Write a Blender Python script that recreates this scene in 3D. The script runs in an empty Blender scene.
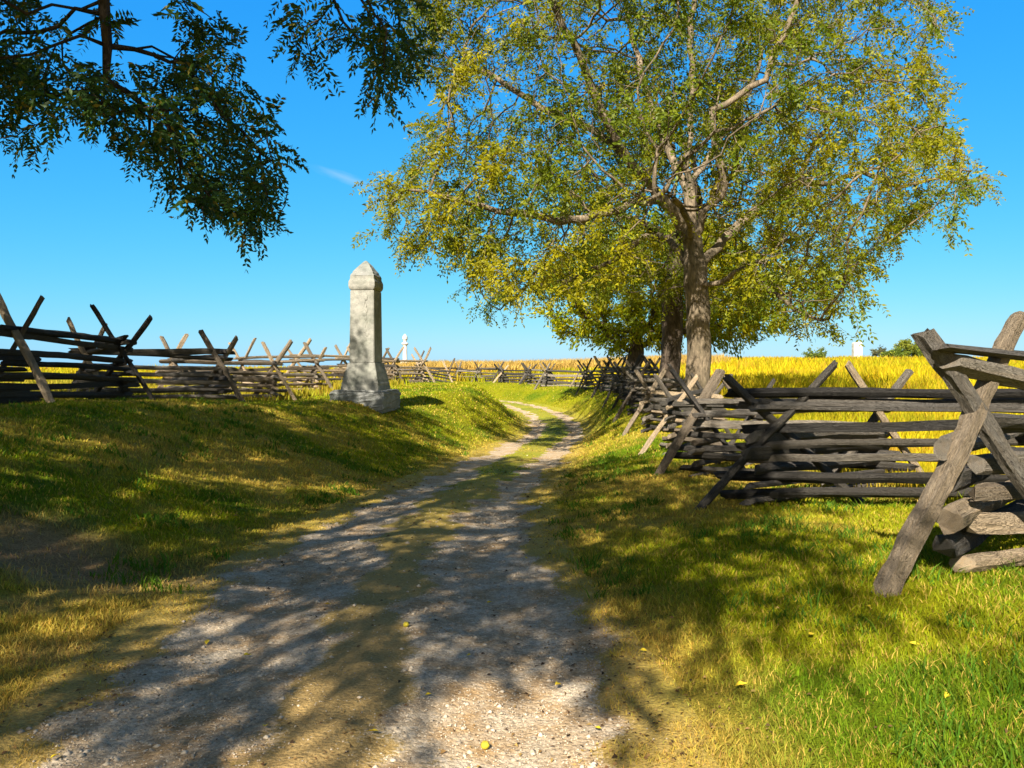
import bpy, math, random
import numpy as np
from mathutils import Vector, Matrix, Quaternion
sc = bpy.context.scene
col = sc.collection
rad = math.radians
random.seed(7); rng = np.random.default_rng(11)

# ------------------------------------------------------------------ camera, sky, sun, exposure
CAM_H = 1.6; F = 770.0; HY = 370.0
cam = bpy.data.objects.new('camera', bpy.data.cameras.new('camera')); col.objects.link(cam)
cam.location = (0, 0, CAM_H); cam.rotation_euler = (rad(90), 0, 0)
cam.data.sensor_width = 36; cam.data.lens = 36 * F / 1024; cam.data.shift_y = (HY - 384) / 1024
cam.data.clip_start = 0.1; cam.data.clip_end = 3000
sc.camera = cam
SUN_EL = 38.0; SUN_AZ = 197.0            # azimuth clockwise from +Y
sd = Vector((math.sin(rad(SUN_AZ)) * math.cos(rad(SUN_EL)), math.cos(rad(SUN_AZ)) * math.cos(rad(SUN_EL)), math.sin(rad(SUN_EL))))
sun = bpy.data.objects.new('sun', bpy.data.lights.new('sun', 'SUN')); col.objects.link(sun)
sun.data.energy = 5.0; sun.data.angle = rad(0.45); sun.data.color = (1.0, 0.92, 0.78)
sun.rotation_euler = (-sd).to_track_quat('-Z', 'Y').to_euler()
sun.location = sd * 200
w = bpy.data.worlds.new('World'); sc.world = w; w.use_nodes = True
nt = w.node_tree; nt.nodes.clear()
sky = nt.nodes.new('ShaderNodeTexSky'); sky.sky_type = 'NISHITA'; sky.sun_disc = False
sky.sun_elevation = rad(SUN_EL); sky.sun_rotation = rad(SUN_AZ)
sky.air_density = 1.0; sky.dust_density = 0.4; sky.ozone_density = 2.5; sky.altitude = 100
# the clear autumn air is graded per channel (deeper, more cyan blue than the raw sky model)
sp = nt.nodes.new('ShaderNodeSeparateColor'); cb = nt.nodes.new('ShaderNodeCombineColor'); nt.links.new(sky.outputs[0], sp.inputs[0])
for i, (k_, p_) in enumerate(((5.9, 1.58), (7.8, .63), (8.8, .10))):
    a_ = nt.nodes.new('ShaderNodeMath'); a_.operation = 'MULTIPLY'; a_.inputs[1].default_value = .1; nt.links.new(sp.outputs[i], a_.inputs[0])
    b_ = nt.nodes.new('ShaderNodeMath'); b_.operation = 'POWER'; b_.inputs[1].default_value = p_; nt.links.new(a_.outputs[0], b_.inputs[0])
    c_ = nt.nodes.new('ShaderNodeMath'); c_.operation = 'MULTIPLY'; c_.inputs[1].default_value = k_; nt.links.new(b_.outputs[0], c_.inputs[0])
    nt.links.new(c_.outputs[0], cb.inputs[i])
bg = nt.nodes.new('ShaderNodeBackground'); bg.inputs['Strength'].default_value = 0.05
wo = nt.nodes.new('ShaderNodeOutputWorld')
# out-of-view sky on the sun's side made paler to lift and warm the shade
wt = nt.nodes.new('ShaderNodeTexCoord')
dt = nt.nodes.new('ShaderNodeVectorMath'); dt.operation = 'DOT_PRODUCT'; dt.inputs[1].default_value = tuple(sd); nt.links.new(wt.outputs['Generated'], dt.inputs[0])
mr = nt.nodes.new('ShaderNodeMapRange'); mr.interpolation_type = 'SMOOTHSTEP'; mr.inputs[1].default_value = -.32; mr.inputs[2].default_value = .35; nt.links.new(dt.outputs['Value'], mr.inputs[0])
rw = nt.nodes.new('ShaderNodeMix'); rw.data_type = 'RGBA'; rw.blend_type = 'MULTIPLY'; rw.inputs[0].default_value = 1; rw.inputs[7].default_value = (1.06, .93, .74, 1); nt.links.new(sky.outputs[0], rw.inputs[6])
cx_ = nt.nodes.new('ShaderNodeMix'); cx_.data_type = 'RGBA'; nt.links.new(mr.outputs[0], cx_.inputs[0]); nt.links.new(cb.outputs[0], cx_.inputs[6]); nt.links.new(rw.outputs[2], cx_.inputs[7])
# one faint wisp of high cloud
wm = nt.nodes.new('ShaderNodeMapping'); wm.vector_type = 'TEXTURE'
wm.inputs['Location'].default_value = (-.203, .946, .236); wm.inputs['Rotation'].default_value = (0, rad(16), rad(11)); wm.inputs['Scale'].default_value = (.045, .5, .0075)
nt.links.new(wt.outputs['Generated'], wm.inputs['Vector'])
wl = nt.nodes.new('ShaderNodeVectorMath'); wl.operation = 'LENGTH'; nt.links.new(wm.outputs[0], wl.inputs[0])
wn = nt.nodes.new('ShaderNodeTexNoise'); wn.inputs['Scale'].default_value = 1.6; wn.inputs['Detail'].default_value = 5; nt.links.new(wm.outputs[0], wn.inputs['Vector'])
wa = nt.nodes.new('ShaderNodeMath'); wa.operation = 'ADD'; nt.links.new(wl.outputs['Value'], wa.inputs[0]); nt.links.new(wn.outputs['Fac'], wa.inputs[1])
wr_ = nt.nodes.new('ShaderNodeMapRange'); wr_.interpolation_type = 'SMOOTHSTEP'; wr_.inputs[1].default_value = .45; wr_.inputs[2].default_value = 1.6; wr_.inputs[3].default_value = .30; wr_.inputs[4].default_value = 0
nt.links.new(wa.outputs[0], wr_.inputs[0])
wx = nt.nodes.new('ShaderNodeMix'); wx.data_type = 'RGBA'; wx.inputs[7].default_value = (5, 6.6, 8.0, 1)
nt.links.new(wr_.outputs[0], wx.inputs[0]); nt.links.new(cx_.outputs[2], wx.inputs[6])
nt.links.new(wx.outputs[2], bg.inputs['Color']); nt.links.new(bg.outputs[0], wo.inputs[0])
sc.view_settings.view_transform = 'Standard'; sc.view_settings.look = 'None'
sc.view_settings.exposure = 1.3; sc.view_settings.gamma = 1; sc.view_settings.use_curve_mapping = False
try:
    sc.cycles.max_bounces = 6; sc.cycles.transparent_max_bounces = 4
except Exception: pass

# ------------------------------------------------------------------ helpers
def tag(o, label=None, cat=None, group=None, kind=None):
    if label: o['label'] = label
    if cat: o['category'] = cat
    if group: o['group'] = group
    if kind: o['kind'] = kind
    return o

def link(name, me, mat=None, parent=None):
    o = bpy.data.objects.new(name, me); col.objects.link(o)
    if mat and not len(me.materials): me.materials.append(mat)
    if parent: o.parent = parent
    return o

def empty(name, loc):
    o = bpy.data.objects.new(name, None); col.objects.link(o); o.location = loc
    o.empty_display_size = 0.3
    return o

def np_mesh(name, V, faces, n, colors=None, smooth=False):
    """V (N,3) float, faces (M,n) int"""
    me = bpy.data.meshes.new(name)
    V = np.ascontiguousarray(V, dtype=np.float32); faces = np.ascontiguousarray(faces, dtype=np.int32)
    me.vertices.add(len(V)); me.vertices.foreach_set('co', V.ravel())
    me.loops.add(faces.size); me.loops.foreach_set('vertex_index', faces.ravel())
    me.polygons.add(len(faces)); me.polygons.foreach_set('loop_start', np.arange(0, faces.size, n, dtype=np.int32))
    if smooth: me.polygons.foreach_set('use_smooth', np.ones(len(faces), dtype=bool))
    me.update(calc_edges=True)
    if colors is not None:
        c = np.ones((len(V), 4), dtype=np.float32); c[:, :3] = colors
        a = me.color_attributes.new('Col', 'FLOAT_COLOR', 'POINT'); a.data.foreach_set('color', c.ravel())
    return me

def hash2(ix, iy, s):
    h = (ix.astype(np.int64) * 374761393 + iy.astype(np.int64) * 668265263 + s * 1442695041) & 0xffffffff
    h = ((h ^ (h >> 13)) * 1274126177) & 0xffffffff
    return ((h ^ (h >> 16)) & 0xffff) / 65535.0
def vnoise(x, y, s=0):
    ix = np.floor(x); iy = np.floor(y); fx = x - ix; fy = y - iy
    fx = fx * fx * (3 - 2 * fx); fy = fy * fy * (3 - 2 * fy)
    a = hash2(ix, iy, s); b = hash2(ix + 1, iy, s); c = hash2(ix, iy + 1, s); d = hash2(ix + 1, iy + 1, s)
    return (a * (1 - fx) + b * fx) * (1 - fy) + (c * (1 - fx) + d * fx) * fy
def fbm(x, y, s=0, o=4):
    t = 0; amp = 1; n = 0
    for i in range(o):
        t = t + amp * vnoise(x * 2 ** i + 17.3 * i, y * 2 ** i - 9.1 * i, s + i); n += amp; amp *= .5
    return t / n
def sstep(a, b, x):
    t = np.clip((x - a) / (b - a), 0, 1); return t * t * (3 - 2 * t)

def mat(name):
    m = bpy.data.materials.new(name); m.use_nodes = True
    n = m.node_tree.nodes; b = n['Principled BSDF']; b.inputs['Roughness'].default_value = 0.8
    b.inputs['Specular IOR Level'].default_value = 0.2
    return m, n, m.node_tree.links, b
def ramp(n, stops, interp='LINEAR'):
    r = n.new('ShaderNodeValToRGB'); r.color_ramp.interpolation = interp
    e = r.color_ramp.elements
    while len(e) < len(stops): e.new(0.5)
    for i, (p, c) in enumerate(stops):
        e[i].position = p; e[i].color = (*c, 1) if len(c) == 3 else c
    return r
def noise(n, l, vec, scale, detail=4, rough=.55):
    t = n.new('ShaderNodeTexNoise'); t.inputs['Scale'].default_value = scale
    t.inputs['Detail'].default_value = detail; t.inputs['Roughness'].default_value = rough
    if vec: l.new(vec, t.inputs['Vector'])
    return t
def mixc(n, l, fac, a, b, mode='MIX'):
    m = n.new('ShaderNodeMix'); m.data_type = 'RGBA'; m.blend_type = mode
    for v, s in ((fac, m.inputs[0]), (a, m.inputs[6]), (b, m.inputs[7])):
        if isinstance(v, (int, float)): s.default_value = v
        elif isinstance(v, tuple): s.default_value = (*v, 1)
        else: l.new(v, s)
    return m.outputs[2]

# ------------------------------------------------------------------ terrain
CL = np.array([(-.55, -14, .25), (-.62, -4, .15), (-.75, 3, 0.), (-.95, 5.7, -.1), (-1.0, 10.2, -.32), (-.27, 17.3, -.65), (.8, 25.5, -.95),
               (1.7, 32, -1.15), (2.1, 38, -1.02), (1.5, 45, -.82), (-.5, 52, -.62), (-5, 56.5, -.45), (-12, 58.5, -.3), (-30, 60, 0), (-70, 58, .4)])
def catmull(P, n):
    out = []
    Q = np.vstack([2 * P[0] - P[1], P, 2 * P[-1] - P[-2]])
    for i in range(1, len(Q) - 2):
        p0, p1, p2, p3 = Q[i - 1:i + 3]
        t = np.linspace(0, 1, n, endpoint=False)[:, None]
        out.append(.5 * ((2 * p1) + (-p0 + p2) * t + (2 * p0 - 5 * p1 + 4 * p2 - p3) * t ** 2 + (-p0 + 3 * p1 - 3 * p2 + p3) * t ** 3))
    out.append(P[-1:]); return np.vstack(out)
CP = catmull(CL, 24)
CT = np.gradient(CP[:, :2], axis=0); CT /= np.linalg.norm(CT, axis=1)[:, None]
CY = np.maximum.accumulate(CP[:, 1])          # monotone "station" used for bank profiles
ST = np.concatenate([[0], np.cumsum(np.linalg.norm(np.diff(CP[:, :2], axis=0), axis=1))]) - 14
zL_t = lambda s: np.interp(s, [-5, 3, 10, 14, 17, 21.5, 24.5, 28, 33, 38, 46, 54, 65], [1.1, 1.08, 1.02, .95, .84, .62, .5, .6, .78, .84, .8, .7, .6])
wL_t = lambda s: np.interp(s, [-5, 3, 10, 17, 24.5, 32, 38, 46, 54, 65], [6, 6.2, 6.6, 6.6, 5.0, 4.4, 4.0, 4.2, 5, 6])
zR_t = lambda s: np.interp(s, [-5, 3, 5, 9.5, 13.5, 18, 23, 32, 42, 54, 62, 75], [.4, .28, .22, -.06, -.26, -.36, -.15, .3, .4, .42, .55, .8])
wR_t = lambda s: np.interp(s, [-5, 5, 9.5, 18, 23, 32, 42, 54, 62, 75], [3.6, 3.5, 3.7, 3.7, 3.4, 2.9, 2.8, 4.5, 8.5, 9])
def nearest(x, y):
    x = np.atleast_1d(x).astype(float); y = np.atleast_1d(y).astype(float)
    s = np.empty(len(x)); k = np.empty(len(x), dtype=int)
    for i in range(0, len(x), 20000):
        dx = x[i:i + 20000, None] - CP[None, :, 0]; dy = y[i:i + 20000, None] - CP[None, :, 1]
        j = np.argmin(dx * dx + dy * dy, axis=1); k[i:i + 20000] = j
        ii = np.arange(len(j)); a = dx[ii, j]; b = dy[ii, j]
        # refine along the tangent
        sg = np.sign(CT[j, 1] * a - CT[j, 0] * b)
        along = a * CT[j, 0] + b * CT[j, 1]
        d2 = np.maximum(a * a + b * b - np.where(np.abs(along) < .6, along, 0) ** 2, 1e-9)
        s[i:i + 20000] = sg * np.sqrt(d2)
    return s, k
def terrain(x, y):
    s, k = nearest(x, y); x = np.atleast_1d(x).astype(float); y = np.atleast_1d(y).astype(float)
    st = ST[k]; zr = CP[k, 2]; a = np.abs(s); L = s < 0
    ww = np.where(L, wL_t(st), wR_t(st)); zz = np.where(L, zL_t(st), zR_t(st))
    u = np.clip((a - 1.3) / (ww - 1.3), 0, 1); S = .35 * u + .65 * (u * u * (3 - 2 * u))
    z = zr + (zz - zr) * S
    FL = .78 + .0045 * np.clip(y, 0, 120)
    FR = .12 + .0235 * np.clip(y, -20, 128) - .002 * np.clip(y - 150, 0, 200)
    m = sstep(-8, 28, x - .12 * np.clip(y - 40, 0, 100))
    Ff = FL + (FR - FL) * m
    z = z + (Ff - zz) * sstep(0, 22, a - ww) * (a > ww)
    n = (fbm(x * .35, y * .35, 3, 3) - .5) * .16 * sstep(1.2, 3.2, a)
    n += (fbm(x * 1.7, y * 1.7, 9, 2) - .5) * .05 * sstep(1.3, 2.2, a)
    # ruts of the two wheel tracks, crowned middle strip
    rut = -.035 * np.exp(-((a - .82) / .33) ** 2) + .015 * np.exp(-(a / .25) ** 2)
    n += rut + (fbm(x * 2.2, y * 2.2, 21, 3) - .5) * .03 * (a < 1.6)
    # worn scrape of bare soil part-way up the left bank
    n -= .13 * np.exp(-(((x + 3.75) / 1.0) ** 2 + ((y - 6.3) / .6) ** 2))
    return z + n, s, k
def H(x, y): return float(terrain(np.array([x]), np.array([y]))[0][0])

# albedo of the ground cover: patches of green, olive and dried grass
GREEN = np.array((.125, .20, .008)); OLIVE = np.array((.315, .315, .010)); DRY = np.array((.52, .36, .075)); SOIL = np.array((.42, .27, .15))
GOLD = np.array((.52, .42, .012)); RUST = np.array((.42, .25, .03)); FGREEN = np.array((.27, .28, .010))
def cover(x, y, s, k):
    a = np.abs(s); st = ST[k]
    f = fbm(x * .45 + 40, y * .45, 31, 4); g = fbm(x * 1.6, y * 1.6 + 30, 37, 3)
    dry = np.clip((f - .5) * 3.2 + (g - .5) * 1.6 + .30, 0, 1)
    green = np.clip((fbm(x * .6 - 11, y * .6 + 5, 53, 3) - .47) * 4, 0, 1)
    # sides of the road dried out, near right verge patchy yellow, far bank bright olive
    edge = sstep(2.3, 1.3, a + (g - .5) * 1.1)
    c = OLIVE + (GREEN - OLIVE) * (.95 * np.clip(green + .18, 0, 1) * (1 - .6 * dry))[:, None]
    c = c + (DRY - c) * (.75 * dry * sstep(34, 12, st))[:, None]
    c = c + (DRY * .9 - c) * (.8 * edge * np.where(a < .6, sstep(15, 9, st), 1) * sstep(60, 20, st))[:, None]
    soil = np.clip(1.4 * np.exp(-(((x + 3.8) / 1.0) ** 2 + ((y - 6.2) / .75) ** 2)) + (g - .5) * 1.0, 0, 1) * (np.hypot(x + 3.8, y - 6.2) < 2.4)
    c = c + (SOIL - c) * (soil * .9)[:, None]
    # fields beyond the fences
    ww = np.where(s < 0, wL_t(st) + 3.2, wR_t(st) + 2.0)
    fm = sstep(0, 1.2, a - ww + (g - .5) * 1.0)
    h = fbm(x * .06, y * .18, 61, 4); h2 = fbm(x * .4, y * .9, 67, 3)
    fc = GOLD + (FGREEN - GOLD) * np.clip((h - .47) * 4 + .55 * sstep(26, 8, y), 0, .85)[:, None]
    fc = fc + (np.array((.30, .27, .03)) - fc) * (.8 * (s < 0))[:, None]
    fc = fc + (RUST - fc) * np.clip((h2 - .55) * 4 + .55 * sstep(85, 125, y), 0, .8)[:, None]
    c = c + (fc - c) * fm[:, None]
    return c, soil, fm, dry

def graded(lo, hi, n, c, w):
    a = np.arcsinh((lo - c) / w); b = np.arcsinh((hi - c) / w); return c + w * np.sinh(np.linspace(a, b, n))
gx = graded(-900, 900, 420, 0, 6.); gy = graded(-60, 1500, 440, 6, 5.)
X, Y = np.meshgrid(gx, gy); xf, yf = X.ravel(), Y.ravel()
zf, sf, kf = terrain(xf, yf)
cf, _, _, _ = cover(xf, yf, sf, kf)
ny, nx = X.shape
idx = np.arange(nx * ny).reshape(ny, nx)
Fq = np.stack([idx[:-1, :-1], idx[:-1, 1:], idx[1:, 1:], idx[1:, :-1]], -1).reshape(-1, 4)
m_ground, n, l, b = mat('ground_mat')
at = n.new('ShaderNodeAttribute'); at.attribute_name = 'Col'
tc = n.new('ShaderNodeTexCoord')
t1 = noise(n, l, tc.outputs['Object'], 9, 6, .7); t2 = noise(n, l, tc.outputs['Object'], 70, 3, .6)
r1 = ramp(n, [(.3, (.62, .62, .62)), (.7, (1.15, 1.1, 1.05))]); l.new(t1.outputs['Fac'], r1.inputs[0])
r2 = ramp(n, [(.35, (.5, .48, .45)), (.65, (1.1, 1.1, 1.05))]); l.new(t2.outputs['Fac'], r2.inputs[0])
c1 = mixc(n, l, 1.0, at.outputs['Color'], r1.outputs[0], 'MULTIPLY'); c2 = mixc(n, l, .8, c1, r2.outputs[0], 'MULTIPLY')
l.new(c2, b.inputs['Base Color']); b.inputs['Roughness'].default_value = .95; b.inputs['Specular IOR Level'].default_value = .05
bp = n.new('ShaderNodeBump'); bp.inputs['Strength'].default_value = .9; bp.inputs['Distance'].default_value = .03
l.new(t2.outputs['Fac'], bp.inputs['Height']); l.new(bp.outputs[0], b.inputs['Normal'])
ground = link('ground', np_mesh('ground', np.stack([xf, yf, zf], 1), Fq, 4, cf, True), m_ground); tag(ground, kind='structure')

# ------------------------------------------------------------------ road: gravel farm lane with two wheel tracks
lat = np.linspace(-1.75, 1.75, 57)
fine = []
i0 = np.searchsorted(ST, -10)
sts = np.concatenate([np.arange(-8, 14, .07), np.arange(14, 80, .25)])
px = np.interp(sts, ST, CP[:, 0]); py = np.interp(sts, ST, CP[:, 1]); tx = np.interp(sts, ST, CT[:, 0]); ty = np.interp(sts, ST, CT[:, 1])
tl = np.hypot(tx, ty); tx /= tl; ty /= tl
RX = px[:, None] + ty[:, None] * lat[None]; RY = py[:, None] - tx[:, None] * lat[None]
rx, ry = RX.ravel(), RY.ravel(); rz, rs, rk = terrain(rx, ry)
latf = np.tile(lat, len(sts)); stf = np.repeat(sts, len(lat))
rc, _, _, _ = cover(rx, ry, latf, rk)
e = (fbm(rx * 1.3, ry * 1.3, 71, 4) - .5)
e2 = (fbm(rx * 4, ry * 4, 73, 3) - .5)
al = np.abs(latf)
w_out = np.interp(stf, [3, 8, 12, 80], [1.28, 1.20, 1.15, 1.15]) + e * .7 + e2 * .3
grav = sstep(.12, -.12, al - w_out)
mid = np.interp(stf, [0, 6, 9, 13, 20, 80], [.18, .28, .34, .42, .48, .50])     # half width of middle strip
midw = sstep(-.12, .14, al - mid + e * .8 + e2 * .4)
nearbare = np.interp(stf, [0, 5, 11, 16], [.30, .25, .12, 0])
gm = grav * (midw + (1 - midw) * nearbare * .6)
tan = grav * (1 - midw)
DIRT = np.array((.40, .265, .125))
rc = rc + (DIRT - rc) * (np.clip(tan + sstep(.55, .05, np.abs(al - w_out)) * .55, 0, 1) * np.interp(stf, [0, 6, 10, 80], [.95, .55, .15, .12]))[:, None]
nyr, nxr = len(sts), len(lat); idx = np.arange(nyr * nxr).reshape(nyr, nxr)
Fq = np.stack([idx[:-1, :-1], idx[:-1, 1:], idx[1:, 1:], idx[1:, :-1]], -1).reshape(-1, 4)
edge_drop = np.where(al > 1.6, (al - 1.6) * .4, 0)
rzz = rz + .012 - edge_drop + (fbm(rx * 4, ry * 4, 81, 2) - .5) * .010 * gm
me = np_mesh('road', np.stack([rx, ry, rzz], 1), Fq, 4, rc, True)
ga = me.attributes.new('gravel', 'FLOAT', 'POINT'); ga.data.foreach_set('value', gm.astype(np.float32))
m_road, n, l, b = mat('road_mat')
at = n.new('ShaderNodeAttribute'); at.attribute_name = 'Col'
ag = n.new('ShaderNodeAttribute'); ag.attribute_name = 'gravel'
tc = n.new('ShaderNodeTexCoord')
v1 = n.new('ShaderNodeTexVoronoi'); v1.inputs['Scale'].default_value = 42; l.new(tc.outputs['Object'], v1.inputs['Vector'])
v2 = n.new('ShaderNodeTexVoronoi'); v2.inputs['Scale'].default_value = 110; l.new(tc.outputs['Object'], v2.inputs['Vector'])
t1 = noise(n, l, tc.outputs['Object'], 3.0, 6, .65); t2 = noise(n, l, tc.outputs['Object'], 60, 4, .7)
sep = n.new('ShaderNodeSeparateColor'); l.new(v1.outputs['Color'], sep.inputs[0])
rs1 = ramp(n, [(0, (.27, .215, .155)), (.45, (.46, .38, .275)), (.8, (.55, .465, .355)), (1, (.68, .59, .48))]); l.new(sep.outputs[0], rs1.inputs[0])
sep2 = n.new('ShaderNodeSeparateColor'); l.new(v2.outputs['Color'], sep2.inputs[0])
rs2 = ramp(n, [(0, (.27, .215, .15)), (.5, (.46, .38, .275)), (1, (.62, .53, .41))]); l.new(sep2.outputs[0], rs2.inputs[0])
stone = mixc(n, l, .5, rs1.outputs[0], rs2.outputs[0])
rdirt = ramp(n, [(.38, (.85, .66, .43)), (.60, (1.05, 1.03, 1.0))]); l.new(t1.outputs['Fac'], rdirt.inputs[0])
stone = mixc(n, l, 1, stone, rdirt.outputs[0], 'MULTIPLY')
r2 = ramp(n, [(.3, (.55, .52, .48)), (.7, (1.2, 1.2, 1.15))]); l.new(t2.outputs['Fac'], r2.inputs[0])
base = mixc(n, l, 1, at.outputs['Color'], r2.outputs[0], 'MULTIPLY')
mth = n.new('ShaderNodeMath'); mth.operation = 'ADD'; l.new(ag.outputs['Fac'], mth.inputs[0])
mm = n.new('ShaderNodeMath'); mm.operation = 'MULTIPLY_ADD'; l.new(t2.outputs['Fac'], mm.inputs[0]); mm.inputs[1].default_value = 1.6; mm.inputs[2].default_value = -.8
l.new(mm.outputs[0], mth.inputs[1])
rg = ramp(n, [(.3, (0, 0, 0)), (.62, (1, 1, 1))]); l.new(mth.outputs[0], rg.inputs[0])
l.new(mixc(n, l, rg.outputs[0], base, stone), b.inputs['Base Color'])
bp = n.new('ShaderNodeBump'); bp.inputs['Strength'].default_value = .8; bp.inputs['Distance'].default_value = .008; bp.invert = True
l.new(v1.outputs['Distance'], bp.inputs['Height'])
bp2 = n.new('ShaderNodeBump'); bp2.inputs['Strength'].default_value = .8; bp2.inputs['Distance'].default_value = .02
l.new(t2.outputs['Fac'], bp2.inputs['Height']); l.new(bp.outputs[0], bp2.inputs['Normal']); l.new(bp2.outputs[0], b.inputs['Normal'])
b.inputs['Roughness'].default_value = .9
road = link('gravel_road', me, m_road); tag(road, kind='structure')
def gravel_at(x, y):
    """gravel amount and signed offset at any point"""
    s, k = nearest(x, y); st = ST[k]; a = np.abs(s)
    e = fbm(x * 1.3, y * 1.3, 71, 4) - .5; e2 = fbm(x * 4, y * 4, 73, 3) - .5
    wo_ = np.interp(st, [3, 8, 12, 80], [1.28, 1.20, 1.15, 1.15]) + e * .7 + e2 * .3
    g = sstep(.12, -.12, a - wo_)
    mid = np.interp(st, [0, 6, 9, 13, 20, 80], [.18, .28, .34, .42, .48, .50])
    mw = sstep(-.12, .14, a - mid + e * .8 + e2 * .4)
    return g, mw, s, k, st

# ------------------------------------------------------------------ foliage / grass material
def leafy(name, trans=.35, rough=.6, spec=.15, vary=None):
    m, n, l, b = mat(name)
    at = n.new('ShaderNodeAttribute'); at.attribute_name = 'Col'
    l.new(at.outputs['Color'], b.inputs['Base Color']); b.inputs['Roughness'].default_value = rough; b.inputs['Specular IOR Level'].default_value = spec
    tr = n.new('ShaderNodeBsdfTranslucent')
    l.new(mixc(n, l, 1, at.outputs['Color'], (1.25, 1.2, .7), 'MULTIPLY'), tr.inputs['Color'])
    mx = n.new('ShaderNodeMixShader'); mx.inputs[0].default_value = trans
    l.new(b.outputs[0], mx.inputs[1]); l.new(tr.outputs[0], mx.inputs[2]); l.new(mx.outputs[0], n['Material Output'].inputs[0])
    return m
m_grass = leafy('grass_mat', .35, .7, .1)

def blades(x, y, z, h, wd, c, lean=.5):
    """curved grass blades: 5 verts (quad + tri folded into quad/quad)"""
    N = len(x); th = rng.uniform(0, 2 * np.pi, N); ph = rng.uniform(0, 2 * np.pi, N); ln = rng.uniform(.15, 1, N) * lean * h
    sx, sy = np.cos(th) * wd * .5, np.sin(th) * wd * .5; lx, ly = np.cos(ph) * ln, np.sin(ph) * ln
    P = np.stack([x, y, z], 1)
    def pt(fx, fl, fh): return P + np.stack([sx * fx + lx * fl, sy * fx + ly * fl, h * fh], 1)
    V = np.stack([pt(-1, 0, -.05), pt(1, 0, -.05), pt(.75, .35, .6), pt(-.75, .35, .6), pt(.05, 1, 1.0 - .0), pt(-.05, 1, 1.0)], 1).reshape(-1, 3)
    o = np.arange(N)[:, None] * 6
    Fc = np.concatenate([o + np.array([0, 1, 2, 3]), o + np.array([3, 2, 4, 5])], 0)
    return V, Fc, np.repeat(c, 6, 0)
def scatter(N, dmin, dmax, half=.78, extra=1.2):
    d = dmin * (dmax / dmin) ** rng.random(N)
    x = rng.uniform(-1, 1, N) * (half * d + extra)
    return x, d

# mown grass of banks and verges
x, d = scatter(760000, 2.0, 75)
g, mw, s, k, st = gravel_at(x, d)
zt, _, _ = terrain(x, d)
c, soil, fm, dry = cover(x, d, s, k)
a = np.abs(s)
clump = fbm(x * 5, d * 5, 91, 2)
keep = 1 - fm
onroad = g * (mw + (1 - mw) * np.interp(st, [0, 6, 10, 14, 18], [.95, .72, .40, .22, .10]))
keep *= 1 - np.clip(onroad, 0, 1) ** .6
keep *= 1 - .85 * soil
keep *= np.clip(.25 + 1.5 * clump - .55 * dry * sstep(20, 5, st), .08, 1) * np.maximum(sstep(.9, 2.1, a + .3) ** .5, .55 * sstep(9, 16, st))
q = rng.random(len(x)) < keep
x, d, zt, c, a, clump, st, g = x[q], d[q], zt[q], c[q], a[q], clump[q], st[q], g[q]
hgt = (.018 + .040 * clump ** 1.3) * rng.uniform(.6, 1.5, len(x)) * (1 + .012 * d) * np.interp(a, [0, 1.3, 2.6], [.6, .6, 1])
wd = np.clip(.00135 * d, .0042, .05) * rng.uniform(.7, 1.3, len(x))
c = c * rng.uniform(.7, 1.35, (len(x), 1)) * (1 + rng.normal(0, .08, (len(x), 3)))
straw = rng.random(len(x)) < .16
c[straw] = DRY * rng.uniform(.7, 1.3, (straw.sum(), 1))
V, Fc, Cc = blades(x, d, zt, hgt, wd, np.clip(c, .003, .8), 1.25)
o = link('grass', np_mesh('grass', V, Fc, 4, Cc), m_grass); tag(o, kind='stuff')

# weedy tufts in the verges (broader, greener leaves)
tx_, td_ = scatter(4600, 2.6, 30)
g, mw, s, k, st = gravel_at(tx_, td_); a = np.abs(s)
c, soil, fm, dry = cover(tx_, td_, s, k)
q = (a > 1.55) & (fm < .3) & (fbm(tx_ * .8, td_ * .8, 97, 3) > .5)
tx_, td_ = tx_[q], td_[q]
rep = 14
x = np.repeat(tx_, rep) + rng.normal(0, .045, len(tx_) * rep) * (1 + .03 * np.repeat(td_, rep)); y = np.repeat(td_, rep) + rng.normal(0, .045, len(tx_) * rep)
zt, _, _ = terrain(x, y)
cc = np.array((.06, .15, .012)) * rng.uniform(.7, 1.5, (len(x), 1)) + np.array((.06, .03, 0)) * rng.random((len(x), 1))
V, Fc, Cc = blades(x, y, zt, rng.uniform(.03, .10, len(x)) * np.repeat(rng.uniform(.6, 1.5, len(tx_)), rep), np.clip(.002 * y, .007, .03), cc, 1.2)
o = link('weed_tufts', np_mesh('weed_tufts', V, Fc, 4, Cc), m_grass); tag(o, kind='stuff')

# tall golden grass of the fields
x, d = scatter(420000, 4.0, 150, .95, 3)
zt, s, k = terrain(x, d); c, soil, fm, dry = cover(x, d, s, k)
q = (rng.random(len(x)) < fm)
x, d, zt, c, s = x[q], d[q], zt[q], c[q], s[q]
h2 = fbm(x * .5, d * .5, 99, 3)
hgt = np.where(s > 0, np.interp(d, [5, 14, 40], [.14, .28, .6]), np.interp(d, [5, 30], [.15, .3])) * (.5 + h2) * (.45 + 1.1 * fbm(x * .09, d * .09, 123, 3)) * rng.uniform(.6, 1.3, len(x))
c = c * rng.uniform(.65, 1.3, (len(x), 1)) * (1 + rng.normal(0, .07, (len(x), 3)))
V, Fc, Cc = blades(x, d, zt, hgt, np.clip(.0016 * d, .008, .2), np.clip(c, .003, .8), .55)
o = link('field_grass', np_mesh('field_grass', V, Fc, 4, Cc), m_grass); tag(o, kind='stuff')

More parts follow.
